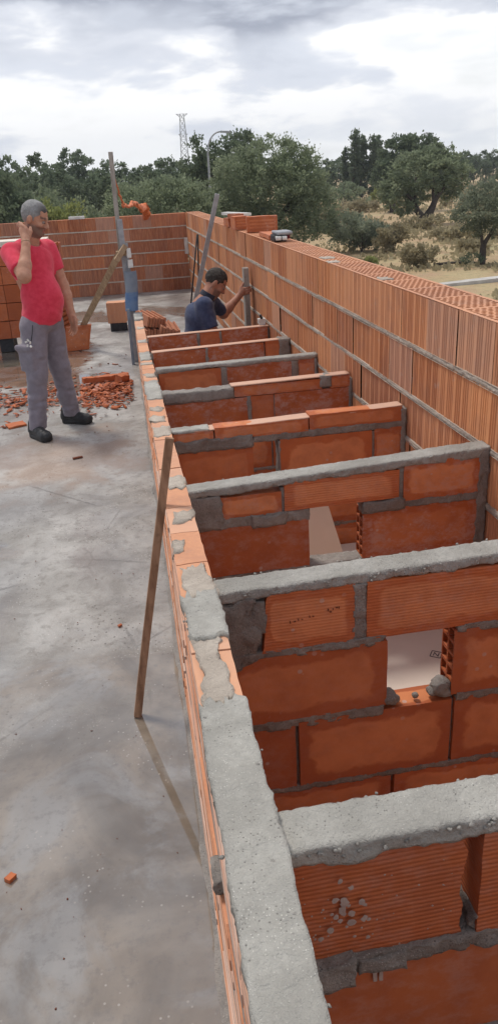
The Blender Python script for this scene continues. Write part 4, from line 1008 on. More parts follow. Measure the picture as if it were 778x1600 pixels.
mb = MB(); mb.box((1.27, 13.90, .60), (1.325, 13.98, .86), .03, rough(.004, 12)); o = mb.build('wall_fixture', M['white']); tag(o, 'small white fixture in the corner where the two tall walls meet', 'fixture')
# near batten leaning on the low wall
mb = MB(); mb.beam((-.100, 2.335, .0), (.120, 2.43, 1.02), .027, .022, up=(0, -1, 0), res=.06, disp=rough(.0012, 5)); 
o = mb.build('wooden_batten', M['stained']); tag(o, 'thin brown wooden batten leaning on the low wall, its foot in the puddle', 'batten')
# board held against the wall by the crouching man
mb = MB(); mb.beam((1.268, 7.68, .02), (1.268, 7.68, .97), .05, .10, up=(0, -1, 0), res=.1, disp=rough(.0015, 6)); o = mb.build('spirit_board', M['oldwood']); tag(o, 'weathered upright board held against the tall wall by the man in navy', 'board')
T = thing('trowel', (1.27, 7.45, .44), 'small pale tool lying at the foot of the upright board', 'tool')
T.location = (1.26, 7.25, .553)
mb = MB(); mb.box((1.24, 6.90, .553), (1.30, 7.0, .60), .02, rough(.006, 20)); mb.build('tool_blade', M['white'], T)
mb = MB(); mb.tube([(1.27, 6.92, .60), (1.255, 6.90, .64)], .012, 6); mb.build('tool_handle', M['dark'], T)
# loose items on the tall wall
def wbrick(c, dims, rz, label, tone=.6, mat='clay'):
    mb = MB(); rm = np.array(Euler((0, 0, rz)).to_matrix()); d = np.array(dims) / 2
    mb.box((-d[0], -d[1], 0), (d[0], d[1], dims[2]), .03, lambda v: v + vfbm(v + c[1], 14, 2, 4) * .003, (tone, .5, .4), xf=lambda v: v @ rm.T + np.array(c))
    if mat == 'clay':
        for i in range(4): mb.box((-d[0] * .8, -d[1] - .003, dims[2] * (.14 + .22 * i)), (d[0] * .8, -d[1] - .0005, dims[2] * (.24 + .22 * i)), None, None, (tone * .6, .2, .2), xf=lambda v: v @ rm.T + np.array(c))
    o = mb.build('loose_brick', M[mat]); tag(o, label, 'brick', 'loose bricks left on top of the tall wall'); return o
wbrick((1.50, 7.95, 1.274), (.30, .10, .145), -.12, 'largest loose brick on the tall wall, standing on its edge', .75)
wbrick((1.36, 8.5, 1.274), (.13, .18, .13), .1, 'upright half brick left of the largest loose brick on the wall', .7)
wbrick((1.37, 9.1, 1.274), (.12, .16, .09), .2, 'small broken brick piece at the left of the row on the wall', .5)
wbrick((1.40, 8.95, 1.364), (.10, .16, .045), .5, 'thin brick shard resting on the small broken piece', .4)
wbrick((1.445, 7.15, 1.274), (.16, .55, .035), -.03, 'flat brick tile lying behind the small machine on the wall', .8)
mb = MB(); mb.beam((1.40, 9.8, 1.385), (1.60, 9.3, 1.38), .09, .03, up=(0, 0, 1)); o = mb.build('foam_strip', M['white']); tag(o, 'white strip lying across the tall wall behind the loose bricks', 'strip')
mb = MB(); mb.box((1.42, 9.1, 1.27), (1.58, 9.7, 1.37), .05, rough(.003, 9), (.5, .2, .2)); o = mb.build('loose_brick', M['clay']); tag(o, 'loose brick under the white strip on the tall wall', 'brick', 'loose bricks left on top of the tall wall')
T = thing('hand_tool', (1.40, 6.72, 1.274), 'small grey hand tool with a dark red cap, sitting on the tall wall', 'hand tool')
def bb(lo, hi, m, nm, r=.02): mb = MB(); mb.box(lo, hi, r, rough(.002, 22, 3)); mb.build(nm, m, T, True, True)
bb((1.355, 6.62, 1.274), (1.45, 6.80, 1.325), M['dark'], 'tool_body'); bb((1.37, 6.60, 1.328), (1.50, 6.82, 1.352), M['metal'], 'tool_cover')
M['red'] = mat_plain('dark_red_plastic', (.18, .02, .03), rg=.5)
bb((1.45, 6.64, 1.290), (1.49, 6.74, 1.326), M['red'], 'tool_cap'); bb((1.36, 6.585, 1.285), (1.40, 6.618, 1.318), M['white'], 'tool_knob', .015); bb((1.41, 6.585, 1.285), (1.45, 6.618, 1.318), M['white'], 'tool_knob', .015)
mb = MB(); mb.box((-.62, 14.02, 1.257), (-.36, 14.14, 1.30), .05, rough(.002, 9)); o = mb.build('foam_offcut', M['white']); tag(o, 'white foam offcut lying on top of the far wall left of the post', 'foam offcut')

# ---- rubble ----------------------------------------------------------------
def shard(mb, c, s, r, tone):
    L_ = s * r.uniform(.6, 1.6); W_ = s * r.uniform(.25, .7); H2 = s * r.uniform(.05, .10) + .001
    e = Euler((r.uniform(-.3, .3), r.uniform(-.3, .3), r.uniform(0, 6.3))); rm = np.array(e.to_matrix())
    k = r.uniform(.3, 1); V = np.array([(-L_ / 2, -W_ / 2, 0), (L_ / 2, -W_ / 2 * k, 0), (L_ / 2 * k, W_ / 2, 0), (-L_ / 2 * .7, W_ / 2, 0)]); V = np.concatenate([V, V + (0, 0, H2)])
    V = V @ rm.T; V[:, 2] -= V[:, 2].min() - .0; V += np.array(c)
    mb.add(V, [(3, 2, 1, 0), (4, 5, 6, 7), (0, 1, 5, 4), (1, 2, 6, 5), (2, 3, 7, 6), (3, 0, 4, 7)], (tone * .8, .0, r.choice((0, .3, .9, 1.3))))
r = random.Random(4)
mb = MB(); n = 0
while n < 1700:
    x = r.uniform(-1.9, .05); y = 7.22 + .0 * x + r.gauss(0, .24) + (.15 if x > -.3 else -.05)
    if r.random() < .35: x = r.gauss(-.17, .14)
    if -.62 < x < -.42 and r.random() < .6: continue
    if x > .06: continue
    hgt = max(0, .035 * (1 - abs(y - 7.25) / .38)) * (1.0 if x > -.45 else .6)
    shard(mb, (x, y, r.uniform(0, hgt)), r.choice((.02, .028, .038, .05, .07)), r, r.random()); n += 1
o = mb.build('brick_rubble', M['clay']); tag(o, 'heap of small broken red brick chips swept along the slab', 'rubble', kind='stuff')
mb = MB(); n = 0
while n < 260:
    x = r.uniform(-2, .05); y = r.uniform(5.9, 10.0)
    if r.random() > math.exp(-abs(y - 7.2) / 1.1): continue
    shard(mb, (x, y, 0), r.choice((.012, .02, .035)), r, r.random()); n += 1
for k in range(90):
    x = r.uniform(-.7, .03); y = r.uniform(1.0, 5.8); shard(mb, (x, y, 0), r.choice((.003, .004, .007)), r, r.random())
o = mb.build('grit', M['dark_clay']); tag(o, 'fine grit and tiny brick crumbs sprinkled over the slab', 'grit', kind='stuff')
def piece(c, dims, rz, label, tone=.6, ry=0, mat='clay'):
    mb = MB(); rm = np.array(Euler((0.05, ry, rz)).to_matrix()); d = np.array(dims) / 2
    mb.box((-d[0], -d[1], 0), (d[0], d[1], dims[2]), min(dims) * .6 + .004, lambda v: v + vfbm(v + c[1], 20, 3, 4) * min(dims) * .2, (tone, .2, .2), xf=lambda v: v @ rm.T + np.array(c))
    o = mb.build('brick_fragment', M[mat]); tag(o, label, 'brick fragment', 'broken brick fragments on the slab'); return o
piece((-.19, 7.50, .04), (.46, .06, .045), .35, 'long broken brick strip lying on the back of the rubble heap', .7, .05)
piece((-.03, 7.45, .02), (.10, .09, .075), .6, 'chunky brick piece at the wall end of the rubble heap', .5)
piece((-.93, 6.35, .0), (.15, .11, .015), .4, 'flat pale red shard on the slab left of the shoes', .8)
piece((-.485, 1.69, .0), (.026, .020, .014), .9, 'small orange brick crumb alone near the bottom left edge', .7)
piece((-.15, 2.98, .0), (.018, .012, .008), .5, 'tiny dark red crumb left of the leaning batten', .1)
piece((-.40, 5.35, .0), (.07, .02, .008), .3, 'thin dark splinter on the slab below the shoes', .1, 0, 'dark_clay')
# ================================================================== people (signed-distance modelling, surface nets)
def rcone(P, a, b, ra, rb, sc=None):
    a = np.array(a, np.float32); b = np.array(b, np.float32); ab = b - a; t = np.clip(((P - a) @ ab) / (ab @ ab), 0, 1)
    d = P - a - t[:, None] * ab
    return np.sqrt((d * d).sum(1)) - (ra + (rb - ra) * t)
def ell(P, c, r, rot=None):
    d = P - np.array(c, np.float32)
    if rot is not None: d = d @ rot
    r = np.array(r, np.float32); k0 = np.sqrt(((d / r) ** 2).sum(1)); k1 = np.sqrt(((d / (r * r)) ** 2).sum(1)) + 1e-9
    return k0 * (k0 - 1) / k1
def rbox(P, c, h, rot=None, rr=.01):
    d = P - np.array(c, np.float32)
    if rot is not None: d = d @ rot
    q = abs(d) - (np.array(h, np.float32) - rr); return np.sqrt((np.maximum(q, 0) ** 2).sum(1)) + np.minimum(q.max(1), 0) - rr
def smin(a, b, k):
    h = np.clip(.5 + .5 * (b - a) / k, 0, 1); return b + (a - b) * h - k * h * (1 - h)
def smax(a, b, k): return -smin(-a, -b, k)
def surf(fn, lo, hi, h):
    lo = np.array(lo, float); n = np.ceil((np.array(hi) - lo) / h).astype(int) + 1
    g = [lo[i] + h * np.arange(n[i]) for i in range(3)]
    v = np.empty(n, np.float32)
    Yg, Zg = np.meshgrid(g[1], g[2], indexing='ij'); yz = np.stack([np.zeros(Yg.size), Yg.ravel(), Zg.ravel()], 1).astype(np.float32)
    for i0 in range(0, n[0], 16):
        xs_ = g[0][i0:i0 + 16]; P = np.tile(yz, (len(xs_), 1)); P[:, 0] = np.repeat(xs_, len(yz)); v[i0:i0 + 16] = fn(P).reshape(len(xs_), n[1], n[2])
    s = v < 0
    c = np.zeros(tuple(n - 1), np.int8)
    for dx in (0, 1):
        for dy in (0, 1):
            for dz in (0, 1): c += s[dx:n[0] - 1 + dx, dy:n[1] - 1 + dy, dz:n[2] - 1 + dz]
    act = (c > 0) & (c < 8); idx = -np.ones(act.shape, int); ai = np.argwhere(act); idx[act] = np.arange(len(ai))
    acc = np.zeros((len(ai), 3)); cnt = np.zeros(len(ai)); cs = [(a, b, d) for a in (0, 1) for b in (0, 1) for d in (0, 1)]
    for p in cs:
        for ax in range(3):
            if p[ax] == 0:
                q = list(p); q[ax] = 1
                va = v[tuple((ai + p).T)]; vb = v[tuple((ai + q).T)]; m = (va < 0) != (vb < 0)
                t = np.where(m, va / np.where(m, va - vb, 1), 0); pt = np.tile(np.array(p, float), (len(ai), 1)); pt[:, ax] = t
                acc[m] += pt[m]; cnt[m] += 1
    V = lo + (ai + acc / cnt[:, None]) * h; F = []
    for ax in range(3):
        o1, o2 = [(1, 2), (2, 0), (0, 1)][ax]
        sl = [slice(None)] * 3; sl[ax] = slice(0, n[ax] - 1); sa = s[tuple(sl)]; sl[ax] = slice(1, n[ax]); sb = s[tuple(sl)]
        e = np.argwhere(sa != sb); e = e[(e[:, o1] > 0) & (e[:, o2] > 0) & (e[:, o1] < n[o1] - 1) & (e[:, o2] < n[o2] - 1)]
        ins = sa[tuple(e.T)]
        def id_(d1, d2): q = e.copy(); q[:, o1] -= d1; q[:, o2] -= d2; return idx[tuple(q.T)]
        quad = np.stack([id_(0, 0), id_(1, 0), id_(1, 1), id_(0, 1)], 1)
        quad[~ins] = quad[~ins][:, ::-1]; F.append(quad)
    F = np.concatenate(F); t = V[F]; vol = (np.cross(t[:, 0], t[:, 1]) * t[:, 2]).sum() + (np.cross(t[:, 0], t[:, 2]) * t[:, 3]).sum()
    return V, (F if vol > 0 else F[:, ::-1])
def frame_rot(yaw, pitch, roll=0):
    """columns = head axes (forward, left, up) in body axes"""
    return np.array(Matrix.Rotation(yaw, 3, 'Z') @ Matrix.Rotation(pitch, 3, 'Y') @ Matrix.Rotation(roll, 3, 'X'), np.float32)
def head_sdf(P, Hc, Rm, s=1.0):
    Q = (P - np.array(Hc, np.float32)) @ Rm / s
    d = ell(Q, (-.012, 0, .022), (.096, .076, .093))
    d = smin(d, ell(Q, (.022, 0, -.040), (.066, .060, .078)), .03)
    d = smin(d, rcone(Q, (.062, -.012, -.098), (.062, .012, -.098), .024, .024), .03)
    d = smin(d, ell(Q, (.070, 0, .016), (.020, .050, .011)), .014)
    d = smin(d, rcone(Q, (.004, -.058, -.060), (.055, -.022, -.095), .016, .014), .03); d = smin(d, rcone(Q, (.004, .058, -.060), (.055, .022, -.095), .016, .014), .03)
    for sg in (-1, 1):
        d = smax(d, -ell(Q, (.092, sg * .031, -.004), (.016, .017, .012)), .012)
        d = smin(d, ell(Q, (.062, sg * .042, -.030), (.018, .018, .016)), .02)
        d = smin(d, ell(Q, (-.008, sg * .083, -.010), (.020, .010, .033)), .006)
        d = smin(d, ell(Q, (.094, sg * .012, -.040), (.010, .009, .008)), .006)
    d = smin(d, rcone(Q, (.084, 0, .006), (.107, 0, -.034), .008, .0115), .012)
    d = smin(d, ell(Q, (.083, 0, -.064), (.011, .024, .006)), .006); d = smin(d, ell(Q, (.081, 0, -.077), (.011, .021, .007)), .006)
    d = smax(d, -ell(Q, (.095, 0, -.0705), (.008, .024, .0022)), .003)
    return d * s
def hair_sdf(P, Hc, Rm, s=1.0, seed=0, front=.055):
    Q = (P - np.array(Hc, np.float32)) @ Rm / s
    d = ell(Q, (-.013, 0, .024), (.0985, .0790, .0945)) + vn(Q * 45, seed) * .0024 + vn(Q * 130, seed) * .0020
    nz = vn(Q * 70, seed + 4) * .004
    low = np.interp(Q[:, 0], [-.10, -.045, -.028, .012, .03], [-.068, -.062, -.015, -.022, -.005])
    d = smax(d, low - Q[:, 2] + nz, .004)
    line = np.interp(Q[:, 2], [-.05, .0, .02, front - .02, front + .012, front + .03], [.024, .020, .026, .046, .074, .2])
    d = smax(d, Q[:, 0] - line + nz, .004)
    for sg in (-1, 1): d = smax(d, -ell(Q, (.078, sg * .052, front + .008), (.030, .020, .022)), .008)
    d = smax(d, -ell(Q, (-.006, .086, -.012), (.021, .02, .030)), .004); d = smax(d, -ell(Q, (-.006, -.086, -.012), (.021, .02, .030)), .004)
    return d * s
def skin_paint(V, Hc, Rm, s, c):
    Q = (V - np.array(Hc)) @ Rm / s
    stub = np.clip((-.028 - Q[:, 2]) / .02, 0, 1) * (Q[:, 0] > -.02) * (Q[:, 2] > -.13) * (abs(Q[:, 1]) < .08)
    stub *= np.where((abs(Q[:, 1]) < .02) & (Q[:, 2] > -.055) & (Q[:, 0] > .07), .6, 1)
    brow = (abs(Q[:, 2] - .021 - .1 * abs(Q[:, 1])) < .0065) & (abs(abs(Q[:, 1]) - .032) < .022) & (Q[:, 0] > .055)
    lip = (abs(Q[:, 2] + .0705) < .010) & (abs(Q[:, 1]) < .023) & (Q[:, 0] > .07)
    return np.stack([np.clip(stub * .75, 0, 1), brow * .8, lip * 1.0], 1)
def to_obj(name, V, F, mat, T, frame, colf=None, smooth=True, res_=None):
    mb = MB(); W = frame(V)
    col = colf(V) if colf is not None else np.full((len(V), 3), .5)
    mb.add(W, F, col[F].mean(1) if len(F) else col)
    o = mb.build(name, M[mat] if isinstance(mat, str) else mat, T, smooth); return o
def fingers(P, d, base, dirs, up, lens, radii, curl, k=.006, spread=(0, 0, 0)):
    """four fingers: base list, each a 3 joint chain that curls from dirs towards up"""
    for i, b in enumerate(base):
        p = np.array(b, float); dd = np.array(dirs[i] if isinstance(dirs, list) else dirs, float); dd /= np.linalg.norm(dd); u = np.array(up, float); u -= dd * (u @ dd); u /= np.linalg.norm(u)
        ang = 0
        for j in range(3):
            ang += curl[j] if np.ndim(curl[0]) == 0 else curl[i][j]
            v = dd * math.cos(ang) + u * math.sin(ang); q = p + v * lens[i] * (.42, .32, .26)[j]
            r0 = radii[i] * (1, .9, .8)[j]; d = smin(d, rcone(P, p, q, r0, r0 * .9), k if j == 0 else .003); p = q
    return d

def mat_skin(name, a, b):
    t = NT(name); tn = t.tone(); n = t.noise(30, 4); base = t.mix(t.ramp(n, .3, .7), a, b)
    base = t.mix(tn[0], base, (.13, .10, .085)); base = t.mix(tn[1], base, (.05, .035, .03)); base = t.mix(tn[2], base, (.36, .12, .10))
    t.b.inputs['Subsurface Weight'].default_value = .08; t.b.inputs['Subsurface Radius'].default_value = (.01, .004, .002)
    return t.fin(base, .6, t.bump(t.noise(120, 3), .15, .002))
def mat_hair(name, a, b):
    t = NT(name); n = t.noise(60, 5, .7); base = t.mix(t.ramp(n, .35, .65), a, b); return t.fin(base, .75, t.bump(t.noise(200, 3), .6, .004))
def mat_hair_grey(name):
    t = NT(name); tn = t.tone(); n = t.noise(70, 5, .7); base = t.mix(tn[0], (.30, .30, .30), (.05, .044, .04)); base = t.mix(t.ramp(n, .35, .65, 0, .5), base, (.16, .15, .145)); return t.fin(base, .75, t.bump(t.noise(200, 3), .6, .004))
M['skin'] = mat_skin('tanned_skin', (.44, .22, .145), (.52, .28, .19)); M['skin2'] = mat_skin('dark_tanned_skin', (.34, .155, .10), (.43, .21, .14))
M['hair_grey'] = mat_hair_grey('grey_hair'); M['hair_dark'] = mat_hair('dark_hair', (.022, .017, .014), (.06, .05, .042))
M['red_cloth'] = mat_cloth('red_cotton', (.62, .035, .07), (.70, .055, .10)); M['navy_cloth'] = mat_cloth('navy_cotton', (.030, .040, .088), (.055, .07, .13))
M['grey_cloth'] = mat_cloth('grey_work_cloth', (.20, .178, .21), (.24, .215, .25)); M['shoe'] = mat_plain('black_shoe_leather', (.020, .020, .022), (.04, .04, .042), .5, 40)
M['dark_cloth'] = mat_cloth('dark_cloth', (.02, .022, .035), (.03, .034, .05)); M['eye'] = mat_plain('eye_white', (.30, .25, .22), rg=.4)

# ---- man in red --------------------------------------------------------------
O1 = np.array((-.58, 6.14, 0.)); F1 = np.array((.74, -.67, 0)); F1 /= np.linalg.norm(F1); L1 = np.array((.67, .74, 0)); L1 /= np.linalg.norm(L1)
fr1 = lambda V: O1 + V[:, [0]] * F1 + V[:, [1]] * L1 + V[:, [2]] * np.array((0, 0, 1.))
Hc = (.085, .022, 1.595); Rh = frame_rot(R_(24), R_(24), R_(3)); HS = .98
sR, eR, wR, hR = (-.005, -.185, 1.365), (.215, -.285, 1.225), (.150, -.165, 1.425), (.105, -.118, 1.505)
sL, eL, wL = (-.0, .185, 1.355), (.045, .235, 1.085), (.105, .222, .885)
def body1(P):
    d = head_sdf(P, Hc, Rh, HS)
    d = smin(d, rcone(P, (.055, .012, 1.52), (.0, 0, 1.40), .058, .068), .025)
    d = smin(d, ell(P, (.0, 0, 1.22), (.095, .16, .2)), .04); d = smin(d, ell(P, (.03, 0, 1.0), (.12, .14, .18)), .05)
    for s, e, w in ((sR, eR, wR), (sL, eL, wL)):
        d = smin(d, rcone(P, s, e, .055, .045), .03); m = tuple(np.array(e) * .65 + np.array(w) * .35)
        d = smin(d, rcone(P, e, m, .046, .045), .02); d = smin(d, rcone(P, m, w, .044, .029), .02)
    # raised right hand, closed loosely beside the jaw
    w, h = np.array(wR), np.array(hR)
    d = smin(d, rcone(P, w, h, .029, .033), .015); d = smin(d, ell(P, (.098, -.118, 1.512), (.042, .026, .042)), .014)
    d = fingers(P, d, [(.128, -.125, 1.525), (.112, -.128, 1.543), (.092, -.128, 1.549), (.073, -.125, 1.543)], (-.35, .15, .9), (-.8, .25, -.3), (.072, .080, .076, .062), (.0105, .011, .0105, .0095), (.5, 1.1, .9))
    p0 = np.array((.130, -.112, 1.47)); p1 = np.array((.142, -.092, 1.505)); p2 = np.array((.130, -.080, 1.532)); d = smin(d, rcone(P, p0, p1, .015, .0125), .01); d = smin(d, rcone(P, p1, p2, .012, .010), .004)
    # lowered left hand
    w = np.array(wL); pm = np.array((.122, .218, .835)); d = smin(d, rcone(P, w, pm, .028, .033), .015); d = smin(d, ell(P, (.125, .216, .825), (.040, .019, .045)), .012)
    d = fingers(P, d, [(.152, .214, .795), (.136, .212, .787), (.118, .211, .784), (.100, .213, .790)], [(.2, -.03, -1), (.1, -.05, -1), (.0, -.05, -1), (-.12, -.03, -1)], (-.3, -1, 0), (.072, .080, .074, .060), (.0100, .0105, .010, .009), (.2, .35, .35))
    p0 = np.array((.148, .210, .855)); p1 = np.array((.168, .198, .822)); p2 = np.array((.172, .188, .792)); d = smin(d, rcone(P, p0, p1, .015, .012), .01); d = smin(d, rcone(P, p1, p2, .012, .0095), .004)
    # legs inside the trousers
    d = smin(d, ell(P, (0, 0, .88), (.10, .14, .10)), .04)
    for kn, an, y in (((.02, -.145, .47), (.0, -.20, .09), -.085), ((.0, .12, .47), (-.02, .185, .09), .085)):
        d = smin(d, rcone(P, (0, y, .85), kn, .075, .05), .04); d = smin(d, rcone(P, kn, an, .05, .036), .03)
    return d
def shirt1(P):
    d = ell(P, (.0, 0, 1.27), (.125, .185, .185))
    d = smin(d, rcone(P, (-.005, -.150, 1.375), (-.005, .150, 1.365), .066, .066), .05)
    d = smin(d, ell(P, (.055, .0, 1.02), (.150, .158, .205)), .07); d = smin(d, ell(P, (.012, 0, .885), (.145, .165, .13)), .05)
    a = np.array(sR); b = a + (np.array(eR) - a) * .70; d = smin(d, rcone(P, a, b, .073, .068), .04)
    a = np.array(sL); b = a + (np.array(eL) - a) * .55; d = smin(d, rcone(P, a, b, .070, .064), .04)
    # folds
    q = P * np.array((3.5, 3.5, 14), np.float32); q[:, 2] += P[:, 1] * 7 - P[:, 0] * 5
    w = np.clip((1.15 - P[:, 2]) / .25, .35, 1)
    d = d + ((1 - 2 * abs(vn(q * .85, 3))) * .013 + vn(q * 1.7, 4) * .003) * w
    d = smax(d, -(P[:, 2] - .832 - .10 * P[:, 0] - .007 * np.sin(P[:, 1] * 40) - .01 * vn(P * 14, 6)), .006)
    d = smax(d, -rcone(P, (.030, 0, 1.445), (.07, .01, 1.56), .070, .08), .008)
    a = np.array(eR, np.float32); ax = np.array(sR) - np.array(eR); ax /= np.linalg.norm(ax)
    near = ((P - a) ** 2).sum(1) < .16 ** 2
    cut = .078 - (P - a) @ ax
    d = np.where(near & (P[:, 1] < -.14), smax(d, cut, .004), d)
    a = np.array(eL, np.float32); ax = np.array(sL) - np.array(eL); ax /= np.linalg.norm(ax); cut = .125 - (P - a) @ ax
    d = np.where((P[:, 1] > .165) & (P[:, 2] < 1.25), smax(d, cut, .004), d)
    return d
def trousers1(P):
    d = ell(P, (0, 0, .87), (.135, .158, .10))
    for kn, an, y in (((.025, -.145, .47), (.005, -.205, .085), -.085), ((.0, .12, .47), (-.015, .190, .085), .085)):
        d = smin(d, rcone(P, (0, y, .82), kn, .108, .080), .03); d = smin(d, rcone(P, kn, an, .078, .073), .03)
    d = smin(d, rbox(P, (.0, -.188, .61), (.080, .030, .10), rr=.02), .012)
    d = smin(d, rbox(P, (.0, -.195, .69), (.083, .030, .022), rr=.01), .006)
    q = P * np.array((9, 9, 16), np.float32); d = d + ((1 - 2 * abs(vn(q, 8))) * .007 + vn(q * 2.2, 9) * .004) * np.where(P[:, 2] < .3, 1.3, .8)
    d = smax(d, P[:, 2] - .93, .01); d = smax(d, .055 + .012 * vn(P * 9, 2) - P[:, 2], .004)
    return d
def shoe(P, heel, toe):
    heel = np.array(heel); toe = np.array(toe); t = toe - heel; t /= np.linalg.norm(t); Rm = np.array((t, (-t[1], t[0], 0), (0, 0, 1))).T.astype(np.float32)
    Q = (P - np.array((*heel[:2], 0), np.float32)) @ Rm
    Lf = .27
    d = rcone(Q, (.035, 0, .045), (Lf - .045, 0, .034), .040, .040); d = smin(d, ell(Q, (.20, .004, .035), (.075, .050, .038)), .02)
    d = smin(d, rcone(Q, (.04, 0, .06), (.045, 0, .105), .042, .040), .02); d = smin(d, ell(Q, (.12, 0, .062), (.07, .038, .035)), .02)
    d = d + .0012 * np.sin(Q[:, 0] * 160) * (Q[:, 2] > .06) * (Q[:, 0] > .07)
    sole = np.maximum(np.abs(Q[:, 2] - .012) - .012, rcone(Q * np.array((1, 1, 0), np.float32), (.045, 0, 0), (Lf - .055, .004, 0), .043, .051))
    return smin(smax(d, -(Q[:, 2] - .004), .002), sole, .004)
T1 = thing('person', tuple(O1), 'standing man in red t-shirt and grey trousers with one hand raised to his neck', 'person')
fr = fr1
V, F = surf(body1, (-.2, -.42, .05), (.32, .36, 1.75), .0055); to_obj('body', V, F, 'skin', T1, fr, lambda v: skin_paint(v, Hc, Rh, HS, 0))
V, F = surf(shirt1, (-.22, -.42, .78), (.34, .36, 1.52), .0075); to_obj('t_shirt', V, F, 'red_cloth', T1, fr)
V, F = surf(trousers1, (-.24, -.36, .03), (.24, .34, .97), .0085); to_obj('trousers', V, F, 'grey_cloth', T1, fr)
V, F = surf(lambda P: hair_sdf(P, Hc, Rh, HS, 3), (-.1, -.14, 1.48), (.26, .18, 1.76), .0045)
to_obj('hair', V, F, 'hair_grey', T1, fr, lambda v: np.stack([np.clip((((v - np.array(Hc)) @ Rh)[:, 0] - .01) / .05, 0, 1) * np.clip((((v - np.array(Hc)) @ Rh)[:, 2] - .03) / .03, 0, 1), v[:, 0] * 0, v[:, 0] * 0], 1))
for he, to in (((-.075, -.205, 0), (.155, -.268, 0)), ((-.105, .160, 0), (.135, .228, 0))):
    V, F = surf(lambda P: shoe(P, he, to), (-.17, min(he[1], to[1]) - .08, -.01), (.28, max(he[1], to[1]) + .09, .17), .0055); to_obj('shoe', V, F, 'shoe', T1, fr)
def eyes(T, fr, Hc, Rh, s):
    for sg in (-1, 1):
        c = np.array((.0775, sg * .031, -.004)) * s; c = Rh @ c + np.array(Hc)
        V, F = surf(lambda P: ell(P, c, (.0115, .0115, .0115)), c - .016, c + .016, .003); to_obj('eye', V, F, 'eye', T, fr)
        c2 = np.array((.0870, sg * .031, -.0065)) * s; c2 = Rh @ c2 + np.array(Hc)
        V, F = surf(lambda P: ell(P, c2, (.0052, .0052, .0052)), c2 - .008, c2 + .008, .0015); to_obj('iris', V, F, 'dark', T, fr)
eyes(T1, fr, Hc, Rh, HS)
# bracelet on the raised wrist, keys on the pocket
def ring(pts_c, axis, r, rad, name, mat, T, fr):
    ax = np.array(axis, float); ax /= np.linalg.norm(ax); u = np.cross(ax, (0, 0, 1.)); u /= np.linalg.norm(u); w = np.cross(ax, u); c = np.array(pts_c)
    pts = [c + r * (math.cos(a) * u + math.sin(a) * w) for a in np.linspace(0, 2 * math.pi, 17)]
    mb = MB(); mb.tube(list(fr(np.array(pts))), rad, 6, cap=False); return mb.build(name, M[mat], T, True)
ring((.143, -.156, 1.436), np.array(hR) - np.array(wR), .033, .0035, 'bracelet', 'wood', T1, fr)
T = thing('key_ring', tuple(fr(np.array([[.08, -.21, .72]]))[0]), 'bunch of pale keys hanging at the hip of the man in red', 'keys')
mb = MB(); mb.tube(list(fr(np.array([(.085, -.165, .86), (.088, -.185, .80), (.085, -.205, .745)]))), .003, 6); mb.build('cord', M['dark'], T, True)
for i in range(5):
    a = i * 1.2; c = np.array((.075 + .022 * math.cos(a), -.228 + .004 * i, .735 + .018 * math.sin(a))); mb = MB(); p = fr(np.array([c, c + (.018 * math.cos(a + 1), -.004, .02 * math.sin(a + 1))])); mb.beam(p[0], p[1], .012, .005, up=(0, -1, 0)); mb.build('key', M['white'], T)

# ---- man in navy, crouching ----------------------------------------------------
O2 = np.array((.72, 7.26, 0.)); fr2 = lambda V: V + O2
H2 = (.205, .035, .905); R2 = frame_rot(R_(-6), R_(40), 0); S2 = 1.06
s2R, e2R, w2R = (.055, -.155, .725), (.125, -.215, .475), (.33, -.16, .36)
s2L, e2L, w2L, h2L = (.175, .170, .715), (.285, .265, .575), (.455, .375, .705), (.505, .385, .755)
def body2(P):
    d = head_sdf(P, H2, R2, S2)
    d = smin(d, rcone(P, (.165, .025, .86), (.075, .0, .74), .062, .072), .03)
    d = smin(d, ell(P, (.03, .0, .60), (.11, .16, .17)), .05); d = smin(d, ell(P, (.0, 0, .42), (.12, .15, .14)), .05)
    for s, e, w in ((s2R, e2R, w2R), (s2L, e2L, w2L)):
        d = smin(d, rcone(P, s, e, .056, .047), .03); m = tuple(np.array(e) * .65 + np.array(w) * .35)
        d = smin(d, rcone(P, e, m, .046, .045), .02); d = smin(d, rcone(P, m, w, .044, .031), .02)
    # left hand gripping the board edge
    d = smin(d, rcone(P, w2L, h2L, .030, .034), .015); d = smin(d, ell(P, (.50, .392, .755), (.030, .028, .040)), .014)
    d = fingers(P, d, [(.512, .375, .785), (.518, .375, .765), (.518, .378, .745), (.514, .382, .727)], (.5, -.45, .10), (.2, .9, 0), (.075, .082, .078, .064), (.0105, .011, .0105, .0095), (.1, .5, .6))
    p0 = np.array((.49, .385, .785)); p1 = np.array((.515, .395, .822)); d = smin(d, rcone(P, p0, p1, .014, .0115), .01); d = smin(d, rcone(P, p1, (.535, .392, .845), .0115, .010), .004)
    # right hand resting ahead of the thigh
    d = smin(d, rcone(P, w2R, (.385, -.145, .335), .030, .033), .015); d = smin(d, ell(P, (.40, -.142, .33), (.042, .036, .020)), .014)
    d = fingers(P, d, [(.43, -.115, .33), (.435, -.135, .33), (.433, -.155, .33), (.425, -.172, .33)], (1, 0, -.1), (0, 0, -1), (.07, .078, .074, .06), (.010, .0105, .010, .009), (.2, .4, .4))
    d = smin(d, rcone(P, (.385, -.11, .33), (.41, -.085, .315), .014, .012), .01)
    d = smin(d, ell(P, (-.02, 0, .33), (.13, .15, .11)), .04)
    for y in (-.1, .1):
        d = smin(d, rcone(P, (-.02, y, .32), (.30, y * 1.2, .12), .075, .055), .04); d = smin(d, rcone(P, (.30, y * 1.2, .10), (-.08, y, .075), .05, .036), .03)
    return d
